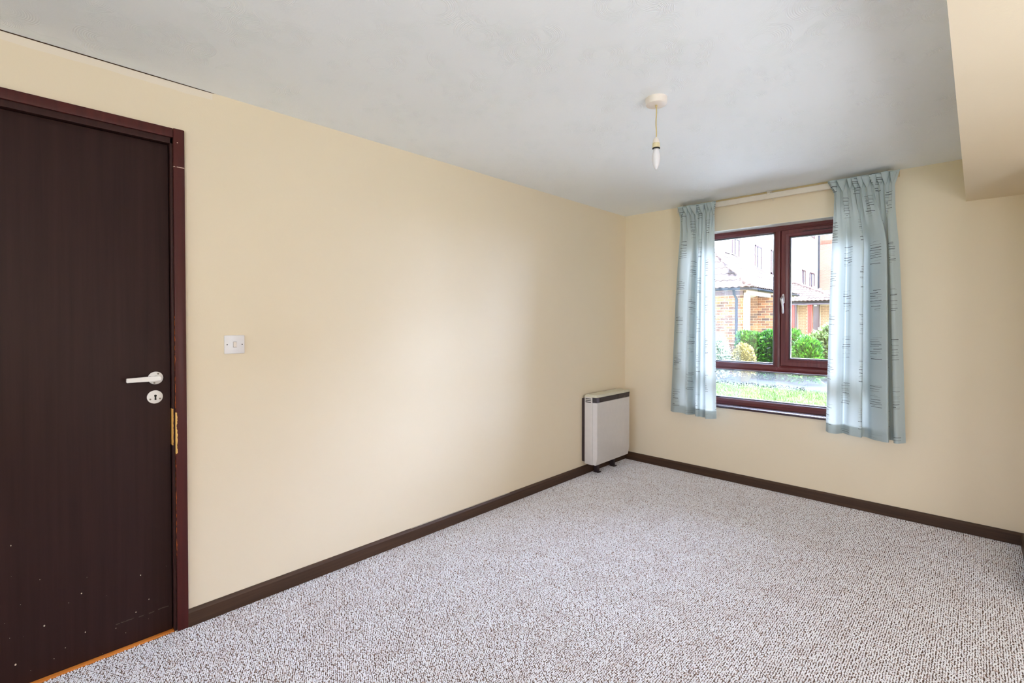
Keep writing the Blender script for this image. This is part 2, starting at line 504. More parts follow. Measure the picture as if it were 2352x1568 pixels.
def lathe(bm, prof, center, n=24, axis='z'):
    """prof: (radius, height) pairs"""
    rings = []
    for r, h in prof:
        ring = []
        if r < 1e-6:
            p = (0, 0, h)
            ring = [bm.verts.new(orient(p, axis, center))]
        else:
            for i in range(n):
                a = 2 * math.pi * i / n
                ring.append(bm.verts.new(orient((r * math.cos(a), r * math.sin(a), h), axis, center)))
        rings.append(ring)
    for A, B in zip(rings, rings[1:]):
        if len(A) == 1 and len(B) == 1: continue
        for i in range(n):
            j = (i + 1) % n
            if len(A) == 1: bm.faces.new((A[0], B[i], B[j]))
            elif len(B) == 1: bm.faces.new((A[i], A[j], B[0]))
            else: bm.faces.new((A[i], A[j], B[j], B[i]))
    return rings

def orient(p, axis, c):
    x, y, z = p
    if axis == 'x': x, y, z = z, x, y
    elif axis == 'y': x, y, z = x, z, y
    return Vector((x + c[0], y + c[1], z + c[2]))

def tube(bm, pts, r, n=8):
    pts = [Vector(p) for p in pts]
    rings = []
    for i, p in enumerate(pts):
        d = (pts[min(i + 1, len(pts) - 1)] - pts[max(i - 1, 0)]).normalized()
        a = Vector((0, 0, 1)) if abs(d.z) < 0.9 else Vector((1, 0, 0))
        u = d.cross(a).normalized(); v = d.cross(u).normalized()
        rr = r[i] if isinstance(r, (list, tuple)) else r
        rings.append([bm.verts.new(p + (u * math.cos(2 * math.pi * k / n) + v * math.sin(2 * math.pi * k / n)) * rr) for k in range(n)])
    for A, B in zip(rings, rings[1:]):
        for k in range(n):
            bm.faces.new((A[k], A[(k + 1) % n], B[(k + 1) % n], B[k]))
    bm.faces.new(rings[0]); bm.faces.new(list(reversed(rings[-1])))

def prism(bm, poly, d0, d1, plane='xz'):
    """poly (a,b) extruded along the third axis"""
    def P(a, b, d):
        return {'xz': (a, d, b), 'yz': (d, a, b), 'xy': (a, b, d)}[plane]
    A = [bm.verts.new(P(a, b, d0)) for a, b in poly]
    B = [bm.verts.new(P(a, b, d1)) for a, b in poly]
    n = len(poly)
    for i in range(n): bm.faces.new((A[i], A[(i + 1) % n], B[(i + 1) % n], B[i]))
    bm.faces.new(A); bm.faces.new(list(reversed(B)))

def frame_loop(bm, x0, x1, z0, z1, prof):
    """closed moulded frame in an xz plane; prof = closed list of (inset, y), mitred at the corners"""
    cs = []
    for ins, y in prof:
        cs.append([bm.verts.new((x0 + ins, y, z0 + ins)), bm.verts.new((x1 - ins, y, z0 + ins)),
                   bm.verts.new((x1 - ins, y, z1 - ins)), bm.verts.new((x0 + ins, y, z1 - ins))])
    n = len(cs)
    for i in range(n):
        A, B = cs[i], cs[(i + 1) % n]
        for k in range(4):
            bm.faces.new((A[k], A[(k + 1) % 4], B[(k + 1) % 4], B[k]))

# ================================================================== ROOM SHELL
XL, YF, H = -2.382, 4.010, 2.26
XR, YN = 1.7, -2.4
YSTEP, XRET = 3.2, 0.205
# floor: slab, then a loop pile carpet on it
bx('floor', (XL - 0.2, YN - 0.3, -0.14), (XR + 0.2, YF + 0.28, -0.004), M['backing'], kind='structure',
   label='carpeted floor of the room, slab under the carpet')

def carpet():
    sp = 0.0078
    n = 72
    side = n * sp
    rng = np.random.RandomState(3)
    tv = []; tf = []
    # one loop: a low dome, 12 faces
    ringn = 5
    dome = [(0, 0, 1.0)]
    for rr, hh in ((0.62, 0.72), (1.0, 0.0)):
        for k in range(ringn):
            a = 2 * math.pi * k / ringn
            dome.append((rr * math.cos(a), rr * math.sin(a), hh))
    dome = np.array(dome)
    df = [(0, 1 + k, 1 + (k + 1) % ringn) for k in range(ringn)]
    for k in range(ringn):
        a, b = 1 + k, 1 + (k + 1) % ringn
        c, d = 6 + k, 6 + (k + 1) % ringn
        df += [(a, c, d), (a, d, b)]
    df = np.array(df)
    V = []; F = []
    base = 0
    for i in range(n):
        for j in range(n):
            cx = (i + 0.5) * sp + rng.uniform(-0.0016, 0.0016)
            cy = (j + 0.5 + (0.5 if i % 2 else 0)) * sp + rng.uniform(-0.0016, 0.0016)
            r = sp * rng.uniform(0.42, 0.54); h = rng.uniform(0.0045, 0.0075)
            a = rng.uniform(0, 6.28); el = rng.uniform(1.0, 1.35)
            d = dome * [r * el, r / el * 1.15, h]
            ca, sa = math.cos(a), math.sin(a)
            x = d[:, 0] * ca - d[:, 1] * sa + cx + (d[:, 2] / h) * rng.uniform(-0.002, 0.002)
            y = d[:, 0] * sa + d[:, 1] * ca + cy + (d[:, 2] / h) * rng.uniform(-0.002, 0.002)
            V.append(np.stack([x, y, d[:, 2] - 0.0055], 1))
            F.append(df + base); base += len(dome)
    V = np.concatenate(V); F = np.concatenate(F)
    me = bpy.data.meshes.new('carpet_tuft_patch')
    me.from_pydata(V.tolist(), [], F.tolist())
    for p in me.polygons: p.use_smooth = True
    me.materials.append(M['carpet'])
    patch = bpy.data.objects.new('carpet_pile_patch', me)   # source for the nodes only, never linked to the scene
    # points where the patch repeats
    pts = []
    x = XL
    while x < XR - 0.0:
        y = -0.9
        while y < YF - 0.001:
            pts.append((x, y, 0.0)); y += side
        x += side
    pm = bpy.data.meshes.new('carpet_pile')
    pm.from_pydata(pts, [], [])
    o = bpy.data.objects.new('carpet_pile', pm)
    C.objects.link(o)
    ng = bpy.data.node_groups.new('pile_scatter', 'GeometryNodeTree')
    ng.interface.new_socket('Geometry', in_out='INPUT', socket_type='NodeSocketGeometry')
    ng.interface.new_socket('Geometry', in_out='OUTPUT', socket_type='NodeSocketGeometry')
    gi = ng.nodes.new('NodeGroupInput'); go = ng.nodes.new('NodeGroupOutput')
    oi = ng.nodes.new('GeometryNodeObjectInfo'); oi.inputs['Object'].default_value = patch
    ip = ng.nodes.new('GeometryNodeInstanceOnPoints')
    ng.links.new(gi.outputs[0], ip.inputs['Points'])
    ng.links.new(oi.outputs['Geometry'], ip.inputs['Instance'])
    ng.links.new(ip.outputs[0], go.inputs[0])
    md = o.modifiers.new('pile', 'NODES'); md.node_group = ng
    tag(o, 'pale lilac-grey carpet of small loops flecked with brown', 'carpet', kind='stuff')
    return o
carpet()

# ceiling slab
bx('ceiling', (XL - 0.2, YN - 0.3, H), (XR + 0.2, YF + 0.28, H + 0.2), M['ceiling'], kind='structure',
   label='white ceiling with swirled plaster texture')
bx('ceiling_bulkhead', (-0.057, YN, 2.002), (XR, YF, H), M['wall'], kind='structure',
   label='cream boxed-in bulkhead lowered below the ceiling at the right')

# left wall with a door opening (y -0.34 .. 0.466)
DY0, DY1, DTOP = -0.335, 0.468, 2.018
bm = bmesh.new()
box(bm, (XL - 0.12, DY1, 0 - 0.1), (XL, YF, H))
box(bm, (XL - 0.12, YN, 0 - 0.1), (XL, DY0, H))
box(bm, (XL - 0.12, DY0, DTOP), (XL, DY1, H))
link('wall_left', bm, M['wall'], kind='structure', label='long cream painted wall on the left')
bx('wall_hall', (XL - 0.5, DY0 - 0.4, -0.1), (XL - 0.4, DY1 + 0.4, H), M['wall'], kind='structure')

# window wall with opening
WX0, WX1, WZ0, WZ1 = -1.745, -0.462, 0.585, 2.016
WT = 0.27
bm = bmesh.new()
box(bm, (XL - 0.12, YF, -0.14), (WX0, YF + WT, H))
box(bm, (WX1, YF, -0.14), (XR + 0.1, YF + WT, H))
box(bm, (WX0, YF, -0.14), (WX1, YF + WT, WZ0))
box(bm, (WX0, YF, WZ1), (WX1, YF + WT, H))
link('wall_far', bm, M['wall'], kind='structure', label='cream painted wall that holds the window')
# reveal lining plaster (white, thin)
bm = bmesh.new()
t_ = 0.002
box(bm, (WX0, YF + 0.001, WZ1 - t_), (WX1, YF + 0.118, WZ1))
box(bm, (WX0, YF + 0.001, WZ0), (WX0 + t_, YF + 0.118, WZ1))
box(bm, (WX1 - t_, YF + 0.001, WZ0), (WX1, YF + 0.118, WZ1))
link('trim_1', bm, M['reveal'], kind='structure', label='white painted window reveal')

# right side: short return, then the room widens behind the camera
bx('wall_right', (XRET, YSTEP, -0.1), (XR + 0.1, YF, 2.002), M['wall'], kind='structure', label='cream wall return at the right of the window')
bx('wall_side', (XR, YN, -0.1), (XR + 0.12, YSTEP, H), M['wall'], kind='structure')
# near wall with an unseen window, added for fill light from behind
NX0, NX1, NZ0, NZ1 = -2.0, 0.2, 0.35, 2.1
bm = bmesh.new()
box(bm, (XL - 0.12, YN - 0.25, -0.14), (NX0, YN, H))
box(bm, (NX1, YN - 0.25, -0.14), (XR + 0.12, YN, H))
box(bm, (NX0, YN - 0.25, -0.14), (NX1, YN, NZ0))
box(bm, (NX0, YN - 0.25, NZ1), (NX1, YN, H))
link('wall_near', bm, M['wall'], kind='structure')
w2 = empty('rear_fill_window', (-0.9, YN - 0.15, NZ0)); w2['kind'] = 'structure'
bm = bmesh.new()
frame_loop(bm, NX0, NX1, NZ0, NZ1, [(0, YN - 0.12), (0.05, YN - 0.12), (0.06, YN - 0.14), (0.06, YN - 0.19), (0, YN - 0.19)])
box(bm, (-0.93, YN - 0.19, NZ0 + 0.05), (-0.87, YN - 0.12, NZ1 - 0.05))
local(link('frame', bm, M['frame']), w2)
local(bx('pane', (NX0 + 0.05, YN - 0.162, NZ0 + 0.05), (NX1 - 0.05, YN - 0.158, NZ1 - 0.05), M['glass']), w2)

# baseboards: chamfered top
def baseboard(name, mat, segs, label, hgt=0.07, th=0.016):
    bm = bmesh.new()
    prof = [(0, 0), (th, 0), (th, hgt - 0.012), (th - 0.006, hgt - 0.002), (th - 0.010, hgt), (0, hgt)]
    for kind, a, b, wallpos, sgn in segs:
        if kind == 'y':
            prism(bm, [(wallpos + sgn * p, q) for p, q in prof], a, b, 'xz')
        else:
            prism(bm, [(wallpos + sgn * p, q) for p, q in prof], a, b, 'yz')
    return link(name, bm, mat, kind='structure', label=label)
baseboard('baseboard_left', M['base_l'], [('y', 0.512, YF, XL, 1), ('y', YN, DY0 - 0.045, XL, 1)], 'dark brown stained baseboard along the left wall')
baseboard('baseboard_far', M['base_f'], [('x', XL + 0.016, XRET, YF, -1)], 'dark brown stained baseboard under the window')
baseboard('baseboard_right', M['base_l'], [('y', YSTEP - 0.016, YF - 0.016, XRET, -1), ('x', XRET - 0.016, XR, YSTEP, -1)], 'dark brown stained baseboard on the right wall return')
# pale worn streak where paint came off the top edge of the left baseboard
bx('trim_2', (XL + 0.0045, 1.62, 0.0702), (XL + 0.0075, 2.45, 0.0712), M['track'], kind='structure', label='pale chipped line on top of the left baseboard')
# open joint between wall and ceiling above the door, its shadow a dark strip
bm = bmesh.new()
prism(bm, [(-1.2, 2.2568), (0.4, 2.2566), (0.60, 2.2576), (0.625, 2.2588), (0.628, 2.26), (-1.2, 2.26)], XL, XL + 0.0012, 'yz')
link('trim_3', bm, plain('joint_shadow_brown', srgb(66, 46, 34), 0.9, 0.1), kind='structure', label='thin dark strip painted as the shadow in the open joint between left wall and ceiling above the door')

# ================================================================== DOOR
door = empty('door_1', (XL, 0.06, 0)); door['kind'] = 'structure'; door['label'] = 'dark brown flush door at the left edge'
LX = XL - 0.016          # face of the leaf
local(bx('door_leaf', (LX - 0.040, -0.315, 0.0045), (LX, 0.4625, 2.0), M['door'], bev=0.0015), door)
bm = bmesh.new()
# lining: thin jamb edges beside and above the leaf
box(bm, (XL - 0.12, 0.4655, 0), (XL + 0.003, 0.4745, 2.03), 0.001)
box(bm, (XL - 0.12, -0.345, 0), (XL + 0.003, -0.318, 2.03), 0.001)
box(bm, (XL - 0.12, -0.345, 2.0035), (XL + 0.003, 0.4745, 2.03), 0.001)
# stops behind the leaf
box(bm, (LX - 0.075, 0.448, 0), (LX - 0.043, 0.470, 2.01))
box(bm, (LX - 0.075, -0.33, 0), (LX - 0.043, -0.302, 2.01))
box(bm, (LX - 0.075, -0.33, 1.985), (LX - 0.043, 0.470, 2.02))
local(link('door_lining', bm, M['lining']), door)
def arch_bar(lo, hi):
    bm = bmesh.new(); box(bm, lo, hi, 0.003, 2); return link('architrave', bm, M['arch'], smooth=True)
local(arch_bar((XL, 0.4745, 0), (XL + 0.016, 0.5135, 2.0655)), door)
local(arch_bar((XL, -0.345, 2.0262), (XL + 0.0155, 0.4740, 2.0640)), door)
local(arch_bar((XL, -0.385, 0), (XL + 0.016, -0.3455, 2.0655)), door)
# lever handle on a round rose
hd = empty('door_handle', (LX, 0.415, 1.05)); local(hd, door)
HY, HZ = 0.4130, 1.050
bm = bmesh.new()
lathe(bm, [(0.0255, 0.0), (0.0255, 0.004), (0.022, 0.0065), (0, 0.0075)], (LX, HY, HZ), 28, 'x')
o = link('rose', bm, M['enamel'], smooth=True); local(o, door)
for dy, dz in ((0.008, 0.017), (-0.019, 0.006), (-0.005, -0.019)):
    bm = bmesh.new(); lathe(bm, [(0.0035, 0.0055), (0.0035, 0.0082), (0, 0.0082)], (LX, HY + dy, HZ + dz), 10, 'x')
    s_ = link('screw', bm, M['screw']); s_.parent = o
bm = bmesh.new()
tube(bm, [(LX + 0.005, HY, HZ), (LX + 0.028, HY, HZ), (LX + 0.036, HY - 0.002, HZ)], [0.011, 0.010, 0.010], 14)
prism(bm, [(HY + 0.013, HZ + 0.004), (HY + 0.010, HZ - 0.008), (HY - 0.03, HZ - 0.0090), (HY - 0.098, HZ - 0.0085), (HY - 0.098, HZ + 0.0080),
           (HY - 0.04, HZ + 0.0095), (HY + 0.006, HZ + 0.011)], LX + 0.030, LX + 0.044, 'yz')
bmesh.ops.bevel(bm, geom=[e for e in bm.edges], offset=0.0015, segments=2, affect='EDGES')
lever = link('lever', bm, M['enamel'], smooth=True); local(lever, door)
bpy.data.objects.remove(hd)
bm = bmesh.new()
KY, KZ = 0.4105, 0.9735
lathe(bm, [(0.0265, 0.0), (0.0265, 0.003), (0.023, 0.0052), (0, 0.0056)], (LX, KY, KZ), 28, 'x')
esc = link('keyhole_plate', bm, M['enamel'], smooth=True); local(esc, door)
bm = bmesh.new()
lathe(bm, [(0.0046, 0.0050), (0.0046, 0.0062), (0, 0.0062)], (LX, KY + 0.001, KZ + 0.005), 12, 'x')
prism(bm, [(KY - 0.0012, KZ + 0.004), (KY + 0.0032, KZ + 0.004), (KY + 0.0042, KZ - 0.012), (KY - 0.002, KZ - 0.012)], LX + 0.0050, LX + 0.0062, 'yz')
kh = link('keyhole', bm, M['dark']); kh.parent = esc
for dy in (-0.016, 0.016):
    bm = bmesh.new(); lathe(bm, [(0.0034, 0.0035), (0.0034, 0.0060), (0, 0.0060)], (LX, KY + dy, KZ - 0.008), 10, 'x')
    s_ = link('screw', bm, M['screw']); s_.parent = esc
# pine strip under the door
bm = bmesh.new(); box(bm, (XL - 0.10, -0.316, -0.003), (XL + 0.001, 0.466, 0.0040), 0.001)
tag(link('threshold_strip', bm, M['strip'], smooth=True), 'thin orange pine threshold strip under the dark door', 'threshold')

# ================================================================== LIGHT SWITCH
sw = empty('light_switch', (XL, 0.697, 1.1765))
tag(sw, 'square white wall light switch right of the door', 'switch')
bm = bmesh.new(); box(bm, (XL, 0.6565, 1.1360), (XL + 0.009, 0.7375, 1.2170), 0.0025, 2)
local(link('face_plate', bm, M['plastic'], smooth=True), sw)
bm = bmesh.new()
prism(bm, [(XL + 0.009, 1.1875), (XL + 0.0115, 1.1875), (XL + 0.0135, 1.1655), (XL + 0.009, 1.1655)], 0.6915, 0.7035, 'xz')
local(link('rocker', bm, M['rose']), sw)
bm = bmesh.new(); box(bm, (XL + 0.0088, 0.6903, 1.1640), (XL + 0.0093, 0.7047, 1.1890))  # grey sheet stands for the shade in the gap round the rocker
local(link('rocker_gap_shade', bm, plain('switch_shadow_gap', srgb(150, 135, 135), 0.6)), sw)
for y in (0.667, 0.727):
    bm = bmesh.new(); lathe(bm, [(0.0026, 0.0085), (0.0026, 0.0094), (0, 0.0094)], (XL, y, 1.1765), 10, 'x')
    local(link('screw', bm, M['dark']), sw)

# ================================================================== WINDOW
win = empty('window_1', (-1.10, 4.125, 0.6)); win['kind'] = 'structure'
win['label'] = 'mahogany brown framed window with fixed pane, opening casement and low pane'
Y0 = 4.123
bm = bmesh.new()
frame_loop(bm, WX0, WX1, 0.600, WZ1 - 0.0005, [(0.0, Y0), (0.024, Y0), (0.028, Y0 + 0.004), (0.040, Y0 + 0.008), (0.046, Y0 + 0.020), (0.046, Y0 + 0.065), (0.0, Y0 + 0.065)])
local(link('outer_frame', bm, M['frame_h'], smooth=True), win)
# transom (z .885-.947) and mullion, moulded
def bar_h(zc, half, x0, x1):
    bm = bmesh.new()
    prism(bm, [(Y0 + 0.065, zc - half), (Y0 + 0.020, zc - half), (Y0 + 0.008, zc - half + 0.006), (Y0 + 0.002, zc - half + 0.018), (Y0, zc - half + 0.021),
               (Y0, zc + half - 0.021), (Y0 + 0.002, zc + half - 0.018), (Y0 + 0.008, zc + half - 0.006), (Y0 + 0.020, zc + half), (Y0 + 0.065, zc + half)], x0, x1, 'yz')
    return bm
local(link('transom', bar_h(0.9155, 0.031, WX0 + 0.04, WX1 - 0.04), M['frame_h'], smooth=True), win)
def bar_v(xc, half, z0, z1):
    bm = bmesh.new()
    prism(bm, [(xc - half, Y0 + 0.065), (xc - half, Y0 + 0.020), (xc - half + 0.006, Y0 + 0.008), (xc - half + 0.016, Y0 + 0.001), (xc - half + 0.019, Y0 - 0.0005),
               (xc + half - 0.019, Y0 - 0.0005), (xc + half - 0.016, Y0 + 0.001), (xc + half - 0.006, Y0 + 0.008), (xc + half, Y0 + 0.020), (xc + half, Y0 + 0.065)], z0, z1, 'xy')
    return bm
bm = bar_v(-1.1175, 0.031, 0.9155, 1.975)
for v in bm.verts:     # pointed foot that dies into the transom like a welded V joint
    if v.co.z < 0.95: v.co.z = 0.918 + abs(v.co.x + 1.1175) * 0.9
local(link('mullion', bm, M['frame'], smooth=True), win)
# mitre lines of the welded joints
bm = bmesh.new()
for (xa, za, xb, zb) in ((-1.1485, 0.9475, -1.1175, 0.9165), (-1.1175, 0.9165, -1.0865, 0.9475), (-1.1175, 0.9165, -1.1175, 0.9000)):
    tube(bm, [(xa, Y0 - 0.0002, za), (xb, Y0 - 0.0002, zb)], 0.0005, 5)
local(link('joint_line', bm, plain('joint_filler', srgb(150, 95, 100), 0.5)), win)
# casement sash (opens), proud of the frame
sx0, sx1, sz0, sz1 = -1.0900, -0.500, 0.9405, 1.9760
bm = bmesh.new()
ys = Y0 - 0.012
frame_loop(bm, sx0, sx1, sz0, sz1, [(0.0, ys + 0.004), (0.003, ys), (0.030, ys), (0.034, ys + 0.004), (0.044, ys + 0.008), (0.052, ys + 0.020), (0.052, ys + 0.062), (0.0, ys + 0.062)])
sash = link('casement_sash', bm, M['frame'], smooth=True); local(sash, win)
# dark gasket lines and pale spacer bars round each pane
def pane(x0, x1, z0, z1, y, mat):
    bm = bmesh.new(); box(bm, (x0, y, z0), (x1, y + 0.004, z1))
    g = link('glass_pane', bm, mat); local(g, win)
    bm = bmesh.new(); frame_loop(bm, x0 - 0.001, x1 + 0.001, z0 - 0.001, z1 + 0.001, [(0, y - 0.003), (0.0045, y - 0.003), (0.0045, y + 0.014), (0, y + 0.014)])
    local(link('gasket', bm, M['gasket']), win)
    bm = bmesh.new(); frame_loop(bm, x0 + 0.0035, x1 - 0.0035, z0 + 0.0035, z1 - 0.0035, [(0, y + 0.005), (0.006, y + 0.005), (0.006, y + 0.018), (0, y + 0.018)])
    local(link('spacer_bar', bm, M['bead']), win)
pane(WX0 + 0.046, -1.1485, 0.9465, 1.9695, Y0 + 0.030, M['glass'])
pane(sx0 + 0.052, sx1 - 0.052, sz0 + 0.052, sz1 - 0.052, ys + 0.030, M['glass'])
pane(WX0 + 0.046, WX1 - 0.046, 0.646, 0.8845, Y0 + 0.030, M['glass_misted'])
# trickle vent on the sash head
bm = bmesh.new()
vp = [(-0.968, 1.947), (-0.955, 1.9395), (-0.62, 1.9395), (-0.607, 1.947), (-0.62, 1.9545), (-0.955, 1.9545)]
prism(bm, vp, ys - 0.009, ys, 'xz')
bmesh.ops.bevel(bm, geom=[e for e in bm.edges], offset=0.002, segments=2, affect='EDGES')
vent = link('trickle_vent', bm, M['frame_h'], smooth=True); local(vent, win)
bm = bmesh.new(); box(bm, (-0.945, ys - 0.0096, 1.949), (-0.63, ys - 0.008, 1.9535))
sv = link('vent_slot', bm, M['dark']); sv.parent = vent
# window handle
bm = bmesh.new()
hx, hz = -1.0730, 1.458
prism(bm, [(hx - 0.0085, hz + 0.006), (hx - 0.0055, hz + 0.032), (hx + 0.0055, hz + 0.032), (hx + 0.0085, hz + 0.006), (hx + 0.0085, hz - 0.040), (hx - 0.0085, hz - 0.040)], ys - 0.010, ys, 'xz')
bmesh.ops.bevel(bm, geom=[e for e in bm.edges], offset=0.003, segments=2, affect='EDGES')
hb = link('handle_base', bm, M['chrome'], smooth=True); local(hb, win)
bm = bmesh.new()
pts = [(hx - 0.002, ys - 0.018, hz + 0.012), (hx - 0.007, ys - 0.030, hz - 0.004), (hx - 0.001, ys - 0.034, hz - 0.030), (hx + 0.004, ys - 0.035, hz - 0.065), (hx + 0.006, ys - 0.034, hz - 0.108), (hx + 0.006, ys - 0.034, hz - 0.118)]
tube(bm, pts, [0.007, 0.0105, 0.0085, 0.0065, 0.0075, 0.004], 12)
tube(bm, [(hx - 0.003, ys - 0.008, hz), (hx - 0.004, ys - 0.030, hz)], 0.0085, 12)
local(link('window_handle', bm, M['chrome'], smooth=True), win)
bm = bmesh.new(); lathe(bm, [(0.0032, 0), (0.0032, -0.0045), (0, -0.0045)], (hx - 0.0055, ys - 0.0375, hz - 0.001), 10, 'y')
local(link('lock_button', bm, M['dark']), win)
# sill board
bm = bmesh.new(); box(bm, (-1.790, 3.987, 0.5825), (-0.430, YF, 0.6), 0.003, 2); box(bm, (WX0 + 0.001, YF - 0.002, 0.5852), (WX1 - 0.001, Y0 + 0.03, 0.5998))
local(link('window_sill', bm, M['sill'], smooth=True), win)
# outside sill
bm = bmesh.new(); prism(bm, [(4.18, 0.600), (4.32, 0.585), (4.32, 0.562), (4.18, 0.562)], WX0, WX1, 'yz')
local(link('outer_sill', bm, M['frame_h']), win)

# ================================================================== CURTAIN TRACK
tr = empty('curtain_track', (-1.1, 3.93, 2.21)); tag(tr, 'off-white curtain track with brackets on a cream batten above the window', 'curtain track')
bm = bmesh.new()
prism(bm, [(3.934, 2.193), (3.930, 2.196), (3.930, 2.231), (3.934, 2.234), (3.944, 2.234), (3.944, 2.224), (3.938, 2.224), (3.938, 2.203), (3.944, 2.203), (3.944, 2.193)], -1.84, -0.385, 'yz')
local(link('rail', bm, M['track']), tr)
bm = bmesh.new(); box(bm, (-1.85, 3.985, 2.216), (-0.372, YF, 2.2595), 0.002)
local(link('batten', bm, M['batten'], smooth=True), tr)
for x in (-1.80, -1.130, -0.415):
    bm = bmesh.new()
    box(bm, (x - 0.012, 3.925, 2.236), (x + 0.012, 3.99, 2.244), 0.002)
    box(bm, (x - 0.010, 3.925, 2.222), (x + 0.010, 3.931, 2.250), 0.0015)
    box(bm, (x - 0.009, 3.978, 2.222), (x + 0.009, 3.986, 2.256), 0.0015)
    local(link('bracket', bm, M['track'], smooth=True), tr)
bm = bmesh.new(); tube(bm, [(-1.105, 3.936, 2.196), (-1.105, 3.936, 2.184), (-1.100, 3.936, 2.176), (-1.094, 3.936, 2.180)], 0.0022, 6)
local(link('glider_hook', bm, M['track']), tr)

# ================================================================== CURTAINS
def catmull(P, n):
    P = np.array(P, float)
    d = np.r_[0, np.cumsum(np.linalg.norm(np.diff(P, axis=0), axis=1) ** 0.5)]
    d /= d[-1]
    Q = np.vstack([2 * P[0] - P[1], P, 2 * P[-1] - P[-2]])
    D = np.r_[-d[1], d, 2 - d[-2]]
    out = []
    for t in np.linspace(0, 1, n):
        i = min(max(np.searchsorted(d, t, 'right') - 1, 0), len(d) - 2)
        p0, p1, p2, p3 = Q[i:i + 4]; t0, t1, t2, t3 = D[i:i + 4]
        A1 = (t1 - t) / (t1 - t0) * p0 + (t - t0) / (t1 - t0) * p1
        A2 = (t2 - t) / (t2 - t1) * p1 + (t - t1) / (t2 - t1) * p2
        A3 = (t3 - t) / (t3 - t2) * p2 + (t - t2) / (t3 - t2) * p3
        B1 = (t2 - t) / (t2 - t0) * A1 + (t - t0) / (t2 - t0) * A2
        B2 = (t3 - t) / (t3 - t1) * A2 + (t - t1) / (t3 - t1) * A3
        out.append((t2 - t) / (t2 - t1) * B1 + (t - t1) / (t2 - t1) * B2)
    return np.array(out)

